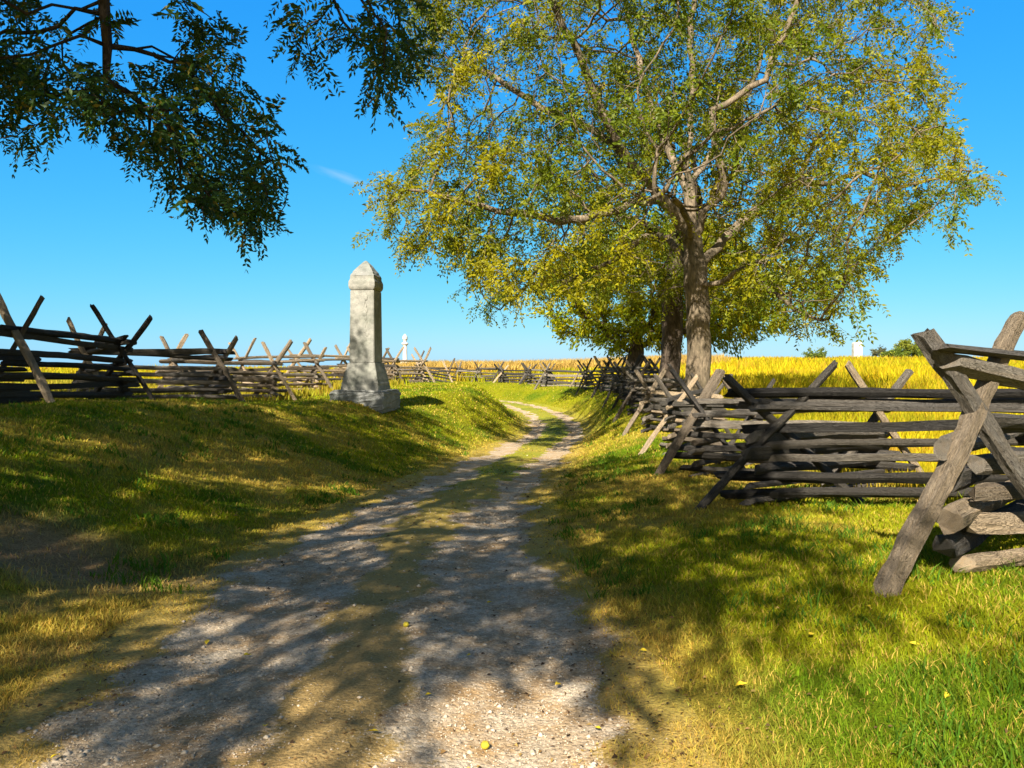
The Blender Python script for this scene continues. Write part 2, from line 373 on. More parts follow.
# dried corn standing beyond the bend
N = 9000
x = rng.uniform(-16, 22, N); y = rng.uniform(76, 100, N); zt, _, _ = terrain(x, y)
CORN = np.array((.50, .34, .09))
V, Fc, Cc = blades(x, y, zt, rng.uniform(1.0, 1.75, N), rng.uniform(.05, .12, N), CORN * rng.uniform(.6, 1.3, (N, 1)) * np.array([1, 1, 1]), .22)
x2 = np.repeat(x, 3) + rng.normal(0, .1, N * 3); y2 = np.repeat(y, 3)
V2, F2, C2 = blades(x2, y2, np.repeat(zt, 3) + rng.uniform(.3, 1.0, N * 3), rng.uniform(.3, .7, N * 3), rng.uniform(.05, .1, N * 3), CORN * rng.uniform(.6, 1.4, (N * 3, 1)), 1.1)
o = link('corn_field', np_mesh('corn_field', np.vstack([V, V2]), np.vstack([Fc, F2 + len(V)]), 4, np.vstack([Cc, C2])), m_grass); tag(o, kind='stuff')

# loose stones lying on the wheel tracks
N = 90000
x, d = scatter(N, 2.2, 22, .75, .5)
g, mw, s, k, st = gravel_at(x, d)
q = rng.random(N) < g * (mw * .85 + .12); x, d = x[q], d[q]
zt, _, _ = terrain(x, d); N = len(x)
ico = np.array([(1, 0, 0), (-1, 0, 0), (0, 1, 0), (0, -1, 0), (0, 0, 1), (0, 0, -1)], float)
tri = np.array([(0, 2, 4), (2, 1, 4), (1, 3, 4), (3, 0, 4), (2, 0, 5), (1, 2, 5), (3, 1, 5), (0, 3, 5)])
sz = rng.uniform(.0035, .009, N) * (1 + (rng.random(N) < .05) * 1.7) * np.clip(d / 6, .8, 1.6)
P = ico[None] * (sz[:, None, None] * rng.uniform(.6, 1.3, (N, 6, 1)) * np.array([1, 1, .6]))
th = rng.uniform(0, 6.28, N); ct, s_ = np.cos(th)[:, None], np.sin(th)[:, None]
P = np.stack([P[..., 0] * ct - P[..., 1] * s_, P[..., 0] * s_ + P[..., 1] * ct, P[..., 2]], -1) + np.stack([x, d, zt + .014], 1)[:, None]
gc = np.array((.48, .40, .30)) * rng.uniform(.5, 1.3, (N, 1))
m_stone, n, l, b = mat('loose_stone_mat'); at = n.new('ShaderNodeAttribute'); at.attribute_name = 'Col'; l.new(at.outputs['Color'], b.inputs['Base Color'])
Ft = (np.arange(N)[:, None, None] * 6 + tri[None]).reshape(-1, 3)
o = link('gravel', np_mesh('gravel', P.reshape(-1, 3), Ft, 3, np.repeat(gc, 6, 0)), m_stone); tag(o, kind='stuff')

# dead leaves, husks and twig bits along the lane's edges and middle strip
N = 30000
x, d = scatter(N, 2.2, 26, .78, .8)
g, mw, s, k, st = gravel_at(x, d); a = np.abs(s)
pr_ = .9 * np.exp(-((a - 1.35) / .45) ** 2) + .6 * np.exp(-(a / .4) ** 2) + .10
pr_ = pr_ * np.clip((fbm(x * 1.5, d * 1.5, 111, 3) - .35) * 4, .05, 1)
q = (rng.random(N) < pr_) & (a < 5); x, d = x[q], d[q]; zt, _, _ = terrain(x, d); N = len(x)
th = rng.uniform(0, 6.28, N); L_ = rng.uniform(.012, .042, N) * np.clip(d / 7, .8, 1.8); W_ = L_ * rng.uniform(.18, .6, N)
dx, dy = np.cos(th), np.sin(th); tz = rng.uniform(0, .5, N) * L_
P0 = np.stack([x, d, zt + .016], 1)
V = np.stack([P0, P0 + np.stack([dx * L_ * .5 - dy * W_ * .5, dy * L_ * .5 + dx * W_ * .5, tz], 1), P0 + np.stack([dx * L_, dy * L_, tz * .3], 1), P0 + np.stack([dx * L_ * .5 + dy * W_ * .5, dy * L_ * .5 - dx * W_ * .5, tz * .4], 1)], 1).reshape(-1, 3)
br = np.array([(.16, .09, .045), (.30, .18, .07), (.08, .05, .03), (.42, .28, .10)])[rng.integers(0, 4, N)] * rng.uniform(.7, 1.3, (N, 1))
o = link('leaf_litter', np_mesh('leaf_litter', V, np.arange(N * 4).reshape(N, 4), 4, np.repeat(br, 4, 0)), m_grass); tag(o, kind='stuff')

# ------------------------------------------------------------------ split rails
def wood_mat(name, dark, light, brown):
    m, n, l, b = mat(name)
    tc = n.new('ShaderNodeTexCoord'); mp = n.new('ShaderNodeMapping'); mp.inputs['Scale'].default_value = (1.2, 22, 22)
    oi = n.new('ShaderNodeObjectInfo')
    ad = n.new('ShaderNodeVectorMath'); ad.operation = 'ADD'; l.new(tc.outputs['Object'], ad.inputs[0]); l.new(oi.outputs['Random'], ad.inputs[1])
    l.new(ad.outputs[0], mp.inputs['Vector'])
    t1 = noise(n, l, mp.outputs[0], 1.6, 6, .65)
    mp2 = n.new('ShaderNodeMapping'); mp2.inputs['Scale'].default_value = (.8, 40, 40); l.new(ad.outputs[0], mp2.inputs['Vector'])
    t2 = noise(n, l, mp2.outputs[0], 2.2, 3, .6)
    t3 = noise(n, l, ad.outputs[0], 3.5, 4, .6)
    r = ramp(n, [(.28, dark), (.52, tuple((p + q) / 2 for p, q in zip(dark, light))), (.72, light)]); l.new(t1.outputs['Fac'], r.inputs[0])
    rb = ramp(n, [(.42, (0, 0, 0)), (.66, (1, 1, 1))]); l.new(t3.outputs['Fac'], rb.inputs[0])
    c = mixc(n, l, rb.outputs[0], r.outputs[0], mixc(n, l, .6, r.outputs[0], brown))
    rc_ = ramp(n, [(.40, (.12, .11, .10)), (.47, (1, 1, 1))]); l.new(t2.outputs['Fac'], rc_.inputs[0])
    c = mixc(n, l, 1, c, rc_.outputs[0], 'MULTIPLY')
    ro = ramp(n, [(0, (.45, .45, .46)), (.5, (.9, .88, .85)), (1, (1.35, 1.28, 1.15))]); l.new(oi.outputs['Random'], ro.inputs[0])
    c = mixc(n, l, 1, c, ro.outputs[0], 'MULTIPLY')
    # lichen specks
    t4 = noise(n, l, ad.outputs[0], 26, 3, .6); rl = ramp(n, [(.66, (0, 0, 0)), (.72, (1, 1, 1))]); l.new(t4.outputs['Fac'], rl.inputs[0])
    c = mixc(n, l, mixc(n, l, 1, rl.outputs[0], (.5, .5, .5), 'MULTIPLY'), c, (.34, .36, .30))
    l.new(c, b.inputs['Base Color']); b.inputs['Roughness'].default_value = .85
    bp = n.new('ShaderNodeBump'); bp.inputs['Strength'].default_value = .9; bp.inputs['Distance'].default_value = .02
    l.new(t1.outputs['Fac'], bp.inputs['Height'])
    bp2 = n.new('ShaderNodeBump'); bp2.inputs['Strength'].default_value = 1; bp2.inputs['Distance'].default_value = .015
    l.new(rc_.outputs[0], bp2.inputs['Height']); l.new(bp.outputs[0], bp2.inputs['Normal']); l.new(bp2.outputs[0], b.inputs['Normal'])
    return m
m_wood = wood_mat('weathered_rail_mat', (.07, .064, .058), (.42, .39, .35), (.25, .205, .155))
m_wood2 = wood_mat('pale_stake_mat', (.27, .215, .16), (.62, .51, .375), (.42, .31, .19))
m_wood3 = wood_mat('dark_rail_mat', (.032, .030, .028), (.18, .168, .152), (.10, .085, .065))  # dark wood, with the tree shade on near rails put into its colour

def rail_mesh(seed, sides=8, segs=14, flat=.0):
    """unit split rail along X from -.5 to .5, radius about 1 in Y and Z"""
    r = random.Random(seed)
    ang = sorted((i + r.uniform(-.33, .33)) / sides * 2 * math.pi for i in range(sides))
    prof = [r.uniform(.68, 1.12) for _ in range(sides)]
    if r.random() < .55:                      # a split (flat) face
        f = r.uniform(0, 2 * math.pi)
        for i, a in enumerate(ang):
            dd = math.cos(a - f)
            if dd > .35: prof[i] = min(prof[i], .5 / max(dd, .35))
    p1, p2 = r.uniform(0, 6), r.uniform(0, 6); tw = r.uniform(-.6, .6); taper = r.uniform(-.18, .18)
    V = []; Fc = []
    for j in range(segs + 1):
        u = j / segs; bx = .22 * math.sin(u * 4.2 + p1) + .12 * math.sin(u * 9 + p2); bz = .22 * math.sin(u * 3.6 + p2) + .12 * math.sin(u * 8 + p1)
        for i in range(sides):
            a = ang[i] + tw * u; q = prof[i] * (1 + taper * (u - .5) * 2) * (1 + r.uniform(-.09, .09))
            xo = u - .5
            if j in (0, segs): xo += r.uniform(-.012, .012) + .014 * math.cos(a + p1); q *= .93
            V.append((xo, bx + q * math.cos(a), bz + q * math.sin(a)))
    for j in range(segs):
        for i in range(sides):
            a = j * sides + i; c = j * sides + (i + 1) % sides
            Fc.append((a, c, c + sides, a + sides))
    Fc.append(tuple(reversed(range(sides)))); Fc.append(tuple(range(segs * sides, (segs + 1) * sides)))
    return V, Fc
def to_mesh(name, V, Fc, m):
    me = bpy.data.meshes.new(name); me.from_pydata(V, [], Fc); me.materials.append(m); me.update(); return me
RAILS = [[to_mesh('rail', *rail_mesh(100 + i), m) for i in range(12)] for m in (m_wood, m_wood2, m_wood3)]
def bar_matrix(p, q, ry, rz, roll):
    p, q = Vector(p), Vector(q); d = q - p; L = d.length
    rot = d.to_track_quat('X', 'Z').to_matrix().to_4x4() @ Matrix.Rotation(roll, 4, 'X')
    return Matrix.Translation((p + q) / 2) @ rot @ Matrix.Diagonal((L, ry, rz, 1))
class Fence:
    def __init__(self, label, loc):
        self.root = tag(empty('split_rail_fence', loc), label, 'fence'); self.loc = Vector(loc); self.items = []
        self.r = random.Random(label)
    def bar(self, kind, p, q, ry, rz=None, m=0, roll=None, mesh=None, label=None):
        self.items.append((kind, Vector(p), Vector(q), ry, rz or ry, m, self.r.uniform(0, 6.28) if roll is None else roll, mesh, label))
    def finish(self, limit=98):
        for kind in ('rail', 'stake'):
            it = [i for i in self.items if i[0] == kind]
            it.sort(key=lambda i: ((i[1] + i[2]) / 2 - Vector((0, 0, 1.6))).length)
            for i in it[:limit]:
                me = i[7] or self.r.choice(RAILS[i[5]])
                o = link(kind, me, None, self.root)
                o.matrix_parent_inverse = Matrix.Translation(-self.loc); o.matrix_basis = bar_matrix(i[1], i[2], i[3], i[4], i[6])
                if i[8]: o['label'] = i[8]
            rest = it[limit:]
            if rest:
                V = []; Fc = []
                for i in rest:
                    vv, ff = rail_mesh(self.r.randrange(9999), 6, 5); M = Matrix.Translation(-self.loc) @ bar_matrix(i[1], i[2], i[3], i[4], i[6])
                    off = len(V); V += [M @ Vector(v) for v in vv]; Fc += [tuple(a + off for a in f) for f in ff]
                o = link(kind, to_mesh(kind, V, Fc, m_wood), None, self.root); o['kind'] = 'stuff'
    def worm(self, pts, n=5, t=.105, skip_stakes=(), skip_riders=(), mats=lambda y, r: 0, stake_h=1.75, tall=None, phase=0):
        r = self.r; Z = [H(*p) for p in pts]
        for i in range(len(pts) - 1):
            a = Vector((*pts[i], Z[i])); c = Vector((*pts[i + 1], Z[i + 1])); dr = (c - a).normalized(); ex = r.uniform(.22, .4)
            par = (i + phase) % 2
            for kx in range(n):
                h = (2 * kx + par + .55) * t
                e1, e2 = r.uniform(.22, .58), r.uniform(.22, .58)
                side = Vector((-dr.y, dr.x, 0)) * r.uniform(-.05, .05)
                th = t * r.uniform(.56, .82)
                self.bar('rail', a - dr * e1 + Vector((0, 0, h + r.uniform(-.03, .03))) + side, c + dr * e2 + Vector((0, 0, h + r.uniform(-.03, .03))) + side,
                         th * r.uniform(.9, 1.35), th * .95, mats(a.y, r))
            if i not in skip_riders:
                hh = stake_h * .61 + .06
                for q in range(2 if r.random() < .35 else 1):
                    self.bar('rail', a - dr * .35 + Vector((0, 0, hh + .12 * q + r.uniform(-.05, .1))), c + dr * .35 + Vector((0, 0, hh + .12 * q + r.uniform(-.05, .1))), r.uniform(.06, .085), None, mats(a.y, r))
        for i in range(len(pts)):
            if i in skip_stakes: continue
            a = Vector((*pts[max(i - 1, 0)], 0)); c = Vector((*pts[min(i + 1, len(pts) - 1)], 0)); dr = (c - a).normalized(); pe = Vector((-dr.y, dr.x, 0))
            ctr = Vector((*pts[i], 0)); 
            for sgn in (-1, 1):
                wf = r.uniform(.62, .92); wt = r.uniform(.35, .62); al = dr * r.uniform(-.12, .12) + dr * .07 * sgn
                f = ctr + pe * sgn * wf + al; tpt = ctr - pe * sgn * wt + al
                zf_ = H(f.x, f.y) - .06; zt_ = Z[i] + stake_h * r.uniform(.93, 1.12)
                self.bar('stake', (f.x, f.y, zf_), (tpt.x, tpt.y, zt_), r.uniform(.066, .092), r.uniform(.055, .075), mats(ctr.y, r) if r.random() < .7 else 1)

# --- right fence, from the near corner to the bend
RF = Fence('weathered zigzag rail fence with crossed stakes along the right side of the lane', (2.9, 5.0, H(2.9, 5.0)))
ptsR = [(5.6, 6.2), (5.9, 9.0), (3.15, 9.5), (5.65, 11.8), (3.35, 13.5), (4.95, 15.7), (3.75, 18), (5.2, 20.2), (4.05, 22.6), (5.5, 24.8), (4.3, 27), (5.8, 29.3), (4.7, 31.6), (6.1, 34), (4.95, 36.3), (6.2, 39), (4.9, 41.5), (5.8, 44.5), (4.5, 47), (5.2, 50)]
mR = lambda y, r: (2 if r.random() < .42 else 0) if y < 13 else (r.choice((0, 0, 1, 2)) if y < 24 else r.choice((0, 2, 2)))
RF.worm(ptsR, n=5, t=.098, skip_stakes=(0, 1, 2), skip_riders=(0,), mats=mR)
A = (2.95, 5.05); zA = H(*A); Zc = (5.6, 6.2); zZ = H(*Zc)
rr = random.Random(5)
# near corner stack: rails running right from A, and short cross blocks from the panel behind
for kx, (h, e, m) in enumerate([(.085, .10, 1), (.30, .0, 1), (.53, -.04, 1), (.74, -.10, 0), (.96, -.06, 0)]):
    dr = (Vector((*Zc, 0)) - Vector((*A, 0))).normalized()
    p = Vector((*A, zA + h)) - dr * (e - .05); q = Vector((*Zc, zZ + h + .02)) + dr * .3
    RF.bar('rail', p, q, .082, .068, m, None, to_mesh('rail', *rail_mesh(300 + kx, 9, 22), (m_wood, m_wood2)[m]))
for kx, (h, e) in enumerate([(.19, .16), (.40, .22), (.63, .12), (.85, .2)]):
    B2 = Vector((5.2, 9.6, 0)); dr = Vector((.66, .75, 0)).normalized()
    p = Vector((*A, zA + h)) - dr * e + Vector((-.06, 0, 0)); q = p + dr * 3.3 + Vector((0, 0, -.1))
    RF.bar('rail', p, q, .095, .085, 0 if kx != 1 else 1, None, to_mesh('rail', *rail_mesh(320 + kx, 9, 20), m_wood if kx != 1 else m_wood2))
# crossed stakes and heavy riders at A
RF.bar('stake', (2.30, 4.74, H(2.30, 4.74) - .04), (3.36, 5.10, 1.98), .066, .05, 1, .3, to_mesh('stake', *rail_mesh(341, 9, 26), m_wood2), 'pale tan stake leaning up to the right')
RF.bar('stake', (3.95, 5.2, H(3.95, 5.2) - .05), (2.58, 4.86, 1.84), .07, .07, 0, 1.0, to_mesh('stake', *rail_mesh(352, 10, 26), m_wood))
RF.bar('rail', (2.66, 4.80, 1.765), (5.7, 6.05, 1.50), .10, .05, 1, .05, to_mesh('rail', *rail_mesh(361, 8, 24), m_wood))
RF.bar('rail', (2.74, 4.84, 1.655), (5.7, 6.1, 1.15), .10, .10, 0, 0, to_mesh('rail', *rail_mesh(372, 12, 24), m_wood))
RF.bar('rail', (3.02, 5.02, 1.29), (5.7, 6.2, 1.15), .085, .05, 0, 0, to_mesh('rail', *rail_mesh(381, 9, 20), m_wood))
# crossed stakes at the second corner B
RF.bar('stake', (2.18, 9.3, H(2.18, 9.3) - .04), (4.02, 9.55, 1.66), .068, .06, 2, .2)
RF.bar('stake', (4.5, 9.75, H(4.5, 9.75) - .04), (2.62, 9.45, 1.50), .066, .06, 2, .9)
RF.bar('rail', (2.7, 9.62, 1.33), (6.6, 8.95, 1.30), .08, .07, 2, 0)
RF.bar('rail', (3.6, 9.5, 1.20), (6.5, 9.1, 1.22), .065, .06, 0, 0)
RF.finish(98)

# --- left fence along the top of the bank
LFp = [(-9.7, 11.0), (-9.05, 14), (-8.6, 17), (-10.7, 19.4), (-8.15, 21.5), (-10.7, 24.3), (-8.2, 26.4), (-10.1, 29), (-7.9, 31), (-9.4, 33.7), (-7.2, 36), (-8.5, 38.6), (-6.3, 41), (-7.3, 43.6), (-5.3, 46), (-5.9, 48.6), (-4.1, 51)]
LF = Fence('weathered zigzag rail fence along the grassy bank top behind the granite monument', (-9.05, 14, H(-9.05, 14)))
mL = lambda y, r: 2 if y < 18.5 else r.choice((0, 0, 2)) if y < 24 else r.choice((0, 1, 1))  # nearest stretch all in the dark copy: tree shade put into rail colour
LF.worm(LFp, n=5, t=.098, mats=mL, stake_h=1.92)
LF.finish(98)

# --- far fence across the bend
FFp = []
base = [(4.3, 53), (2.9, 55.5), (1.8, 60), (-.4, 65), (-2.6, 68.5), (-5.2, 71), (-8.5, 72.5), (-12, 73.5), (-16, 74)]
for i in range(len(base) - 1):
    p, q = Vector(base[i]), Vector(base[i + 1]); dd = (q - p).normalized(); pe = Vector((-dd.y, dd.x))
    nseg = max(1, round((q - p).length / 2.6))
    for j in range(nseg): FFp.append(tuple(p.lerp(q, j / nseg) + pe * (.45 if (len(FFp) % 2) else -.45)))
FF = Fence('low dark rail fence crossing behind the bend in front of the dried corn', (1.8, 60, H(1.8, 60)))
FF.worm(FFp, n=4, t=.12, mats=lambda y, r: 2 if r.random() < .75 else 0, stake_h=1.6)
FF.finish(98)

# ------------------------------------------------------------------ granite monument
def stone_mat(name, c0, c1, scale=6):
    m, n, l, b = mat(name); tc = n.new('ShaderNodeTexCoord')
    t1 = noise(n, l, tc.outputs['Object'], scale, 6, .6); t2 = noise(n, l, tc.outputs['Object'], 60, 3, .6); t3 = noise(n, l, tc.outputs['Object'], 1.6, 4, .6)
    r = ramp(n, [(.3, c0), (.7, c1)]); l.new(t1.outputs['Fac'], r.inputs[0])
    r2 = ramp(n, [(.3, (.7, .7, .7)), (.7, (1.1, 1.1, 1.1))]); l.new(t2.outputs['Fac'], r2.inputs[0])
    r3 = ramp(n, [(.35, (.62, .66, .62)), (.6, (1, 1, 1))]); l.new(t3.outputs['Fac'], r3.inputs[0])
    c = mixc(n, l, 1, r.outputs[0], r2.outputs[0], 'MULTIPLY'); c = mixc(n, l, 1, c, r3.outputs[0], 'MULTIPLY')
    l.new(c, b.inputs['Base Color']); b.inputs['Roughness'].default_value = .75
    bp = n.new('ShaderNodeBump'); bp.inputs['Strength'].default_value = .6; bp.inputs['Distance'].default_value = .03
    l.new(t1.outputs['Fac'], bp.inputs['Height']); l.new(bp.outputs[0], b.inputs['Normal'])
    return m
m_gran = stone_mat('granite_mat', (.22, .215, .19), (.38, .365, .32))
m_rough = stone_mat('rough_granite_mat', (.20, .20, .19), (.34, .34, .32), 4)
m_white = stone_mat('white_stone_mat', (.62, .61, .58), (.80, .79, .76))
import bmesh
def ring_solid(name, rings, m, parent, bev=.02, jitter=0, cuts=0, seed=1, smooth=False):
    """square rings (half width x, half width y, z) lofted into one closed solid"""
    bm = bmesh.new(); prev = None
    for hx, hy, z in rings:
        vs = [bm.verts.new((sx * hx, sy * hy, z)) for sx, sy in ((-1, -1), (1, -1), (1, 1), (-1, 1))]
        if prev: [bm.faces.new((prev[i], prev[(i + 1) % 4], vs[(i + 1) % 4], vs[i])) for i in range(4)]
        else: bm.faces.new(list(reversed(vs)))
        prev = vs
    bm.faces.new(prev)
    if cuts:
        bmesh.ops.subdivide_edges(bm, edges=bm.edges[:], cuts=cuts, use_grid_fill=True)
        r = random.Random(seed)
        for v in bm.verts: v.co += Vector((r.uniform(-1, 1), r.uniform(-1, 1), r.uniform(-.6, .6))) * jitter
    elif bev:
        bmesh.ops.bevel(bm, geom=bm.edges[:], offset=bev, segments=2, affect='EDGES', clamp_overlap=True)
    me = bpy.data.meshes.new(name); bm.to_mesh(me); bm.free()
    return link(name, me, m, parent)
MX, MY = -4.55, 24.0; mz = H(MX, MY)
mon = tag(empty('stone_monument', (MX, MY, mz)), 'tall grey granite monument with pyramid cap standing on the left bank', 'monument')
mon.rotation_euler.z = rad(-9)
mz0 = -.15; MS = 1.0
ring_solid('base', [(.82, .82, -.25), (.85, .85, .0), (.85, .85, .30), (.80, .80, .42)], m_rough, mon, 0, .025, 5, 3)
pl = ring_solid('plinth', [(.595, .595, .40), (.595, .595, .53), (.58, .58, .545), (.58, .58, .64), (.565, .565, .655), (.555, .555, .74), (.525, .525, .86), (.50, .50, .98), (.46, .46, 1.12), (.43, .43, 1.26)], m_gran, mon, .02)
ring_solid('shaft', [(.40, .40, 1.255), (.40, .40, 1.30), (.375, .375, 3.46), (.375, .375, 3.50)], m_gran, mon, .02)
cap = ring_solid('cap', [(.37, .37, 3.495), (.40, .40, 3.54), (.42, .42, 3.60), (.42, .42, 3.74), (.405, .405, 3.79), (.38, .38, 3.84), (.38, .38, 3.95)], m_gran, mon, .012)
ring_solid('pyramid_top', [(.375, .375, 3.945), (.31, .31, 4.08), (.16, .16, 4.28), (.03, .03, 4.43)], m_rough, mon, 0, .012, 2, 5)
# carved relief on the shaft face: a narrow furled drape beside the edge
bm = bmesh.new()
r_ = random.Random(4)
for i in range(11):
    zc = 2.0 + i * .125; xw = .045 + .03 * math.sin(i * 1.3)
    bmesh.ops.create_uvsphere(bm, u_segments=8, v_segments=6, radius=1, matrix=Matrix.Translation((.13 + .035 * math.sin(i * 1.9), -.384, zc)) @ Matrix.Diagonal((xw, .022, .085, 1)))
me = bpy.data.meshes.new('relief'); bm.to_mesh(me); bm.free(); link('relief', me, m_gran, mon)

def lathe(name, prof, m, parent, seg=14):
    V = []; Fc = []
    for rr_, z in prof:
        for i in range(seg): V.append((rr_ * math.cos(2 * math.pi * i / seg), rr_ * math.sin(2 * math.pi * i / seg), z))
    for j in range(len(prof) - 1):
        for i in range(seg): a = j * seg + i; c = j * seg + (i + 1) % seg; Fc.append((a, c, c + seg, a + seg))
    Fc.append(tuple(reversed(range(seg)))); Fc.append(tuple(range((len(prof) - 1) * seg, len(prof) * seg)))
    return link(name, to_mesh(name, V, Fc, m), None, parent)
def at(px, py_, d): return ((px - 512) / F * d, d, CAM_H - (py_ - HY) / F * d)
xx, yy, zz = at(405, 352, 88); zg = H(xx, yy)
mw_ = tag(empty('stone_monument', (xx, yy, zg)), 'small white column monument far behind the end of the left fence', 'monument')
htop = CAM_H + (HY - 334) / F * 88 - zg
ring_solid('base', [(.6, .6, -.2), (.6, .6, .5), (.45, .45, .6), (.45, .45, 1.4)], m_white, mw_, .03)
lathe('column', [(.32, 1.38), (.32, 1.5), (.26, 1.6), (.22, htop - 1.3)], m_white, mw_)
lathe('capital', [(.22, htop - 1.31), (.36, htop - 1.2), (.40, htop - 1.1), (.36, htop - 1.0)], m_white, mw_)
lathe('finial', [(.15, htop - 1.01), (.18, htop - .8), (.31, htop - .55), (.28, htop - .3), (.16, htop - .12), (.07, htop)], m_white, mw_)
xx, yy, zz = at(857, 360, 122); zg = H(xx, yy)
mw2 = tag(empty('stone_monument', (xx, yy, zg)), 'plain white stone block monument on the skyline of the golden field', 'monument')
ht = CAM_H + (HY - 342) / F * 122 - zg
ring_solid('base', [(.95, .8, -.3), (.95, .8, .45), (.8, .65, .55)], m_white, mw2, .03)
ring_solid('tablet', [(.66, .45, .55), (.66, .45, ht - .2), (.45, .3, ht)], m_white, mw2, .03)

# ------------------------------------------------------------------ trees
def bark_mat(name, c0, c1):
    m, n, l, b = mat(name); tc = n.new('ShaderNodeTexCoord'); mp = n.new('ShaderNodeMapping'); mp.inputs['Scale'].default_value = (9, 9, 2.2); l.new(tc.outputs['Object'], mp.inputs['Vector'])
    t1 = noise(n, l, mp.outputs[0], 1.5, 6, .7); t2 = noise(n, l, tc.outputs['Object'], 1.2, 4, .6)
    r = ramp(n, [(.35, c0), (.65, c1)]); l.new(t1.outputs['Fac'], r.inputs[0])
    r2 = ramp(n, [(.35, (.6, .6, .55)), (.65, (1.15, 1.1, 1.05))]); l.new(t2.outputs['Fac'], r2.inputs[0])
    l.new(mixc(n, l, 1, r.outputs[0], r2.outputs[0], 'MULTIPLY'), b.inputs['Base Color']); b.inputs['Roughness'].default_value = .9
    bp = n.new('ShaderNodeBump'); bp.inputs['Strength'].default_value = 1; bp.inputs['Distance'].default_value = .07
    l.new(t1.outputs['Fac'], bp.inputs['Height']); l.new(bp.outputs[0], b.inputs['Normal'])
    return m
m_bark = bark_mat('pale_bark_mat', (.09, .072, .052), (.33, .265, .19))
m_bark2 = bark_mat('dark_bark_mat', (.05, .038, .03), (.16, .125, .10))
m_bark3 = bark_mat('black_bark_mat', (.025, .02, .017), (.09, .07, .055))
m_leaf = leafy('leaf_mat', .45, .5, .25)
m_leafd = leafy('walnut_leaf_mat', .30, .5, .3)

def colonize(nodes, parent, att, di, dk, step, iters, grav=-.0, jit=.15, seed=1):
    r = np.random.default_rng(seed)
    P = [np.array(p, float) for p in nodes]; par = list(parent)
    att = att.copy(); best = np.full(len(att), 1e9); bi = np.zeros(len(att), int)
    def upd(start):
        nonlocal best, bi
        for j in range(start, len(P)):
            d = np.linalg.norm(att - P[j], axis=1); m = d < best; best[m] = d[m]; bi[m] = j
    upd(0)
    for it in range(iters):
        if len(att) == 0: break
        act = best < di
        if not act.any(): 
            di *= 1.3
            if di > 40: break
            continue
        st_ = len(P)
        ids = bi[act]; dv = att[act] - np.array(P)[ids]; dv /= np.linalg.norm(dv, axis=1)[:, None] + 1e-9
        u = np.unique(ids)
        for j in u:
            v = dv[ids == j].sum(0); nn = np.linalg.norm(v)
            if nn < 1e-3: v = r.normal(0, 1, 3); nn = np.linalg.norm(v)
            v = v / nn + r.normal(0, jit, 3) + np.array([0, 0, grav]); v /= np.linalg.norm(v)
            P.append(P[j] + v * step); par.append(j)
        upd(st_)
        k = best > dk; att, best, bi = att[k], best[k], bi[k]
    return np.array(P), np.array(par)

def skeleton(P, par, tip, expo, seed=1, rmax=None, flare=None):
    n_ = len(P); ch = [[] for _ in range(n_)]
    for i in range(n_):
        if par[i] >= 0: ch[par[i]].append(i)
    r = np.zeros(n_)
    for i in range(n_ - 1, -1, -1):
        r[i] = tip if not ch[i] else sum(r[c] ** expo for c in ch[i]) ** (1 / expo)
    return ch, r
def tubes(P, par, ch, r, rough=.06, seed=1):
    """all limbs as tapered tubes; returns (thick V,F), (thin V,F)"""
    rd = random.Random(seed); V, Fc, ring = [], [], {}
    roots = [i for i in range(len(P)) if par[i] < 0]
    stack = [(i, None) for i in roots]
    while stack:
        i, pre = stack.pop(); chain = [] if pre is None else [pre]
        chain.append(i); cur = i
        while ch[cur]:
            cs = sorted(ch[cur], key=lambda c: -r[c])
            for c in cs[1:]: stack.append((c, cur))
            cur = cs[0]; chain.append(cur)
        if len(chain) < 2: continue
        pts = [Vector(P[c]) for c in chain]
        rads = [r[c] for c in chain]
        if pre is not None: rads[0] = min(rads[0], rads[1] * 1.35)
        big = rads[0] > .05
        ns = 12 if rads[0] > .16 else 7 if rads[0] > .05 else 4 if rads[0] > .018 else 3
        off = len(V)
        up = Vector((.31, .17, .93)); 
        ph = [rd.uniform(0, 6.28) for _ in range(3)]
        for j, p in enumerate(pts):
            t = (pts[min(j + 1, len(pts) - 1)] - pts[max(j - 1, 0)]).normalized()
            s1 = t.cross(Vector((0, 1, .13)) if abs(t.y) < .9 else Vector((1, 0, .1))).normalized(); s2 = t.cross(s1)
            q = rads[j] if j < len(pts) - 1 else rads[j] * .5
            for a in range(ns):
                an = 2 * math.pi * a / ns
                f = 1 + (rough * (math.sin(3 * an + ph[0] + j * .35) + .7 * math.sin(5 * an + ph[1] - j * .2)) + rd.uniform(-rough, rough) * .6 if big else 0)
                V.append(p + (s1 * math.cos(an) + s2 * math.sin(an)) * q * f)
        for j in range(len(pts) - 1):
            for a in range(ns):
                c0 = off + j * ns + a; c1 = off + j * ns + (a + 1) % ns
                Fc.append((c0, c1, c1 + ns, c0 + ns))
        if pre is not None: Fc.append((off, off + 1, ring[pre]))      # joined to its parent limb inside the wood
        for j, c in enumerate(chain):
            if not (j == 0 and pre is not None): ring[c] = off + j * ns
    return V, Fc

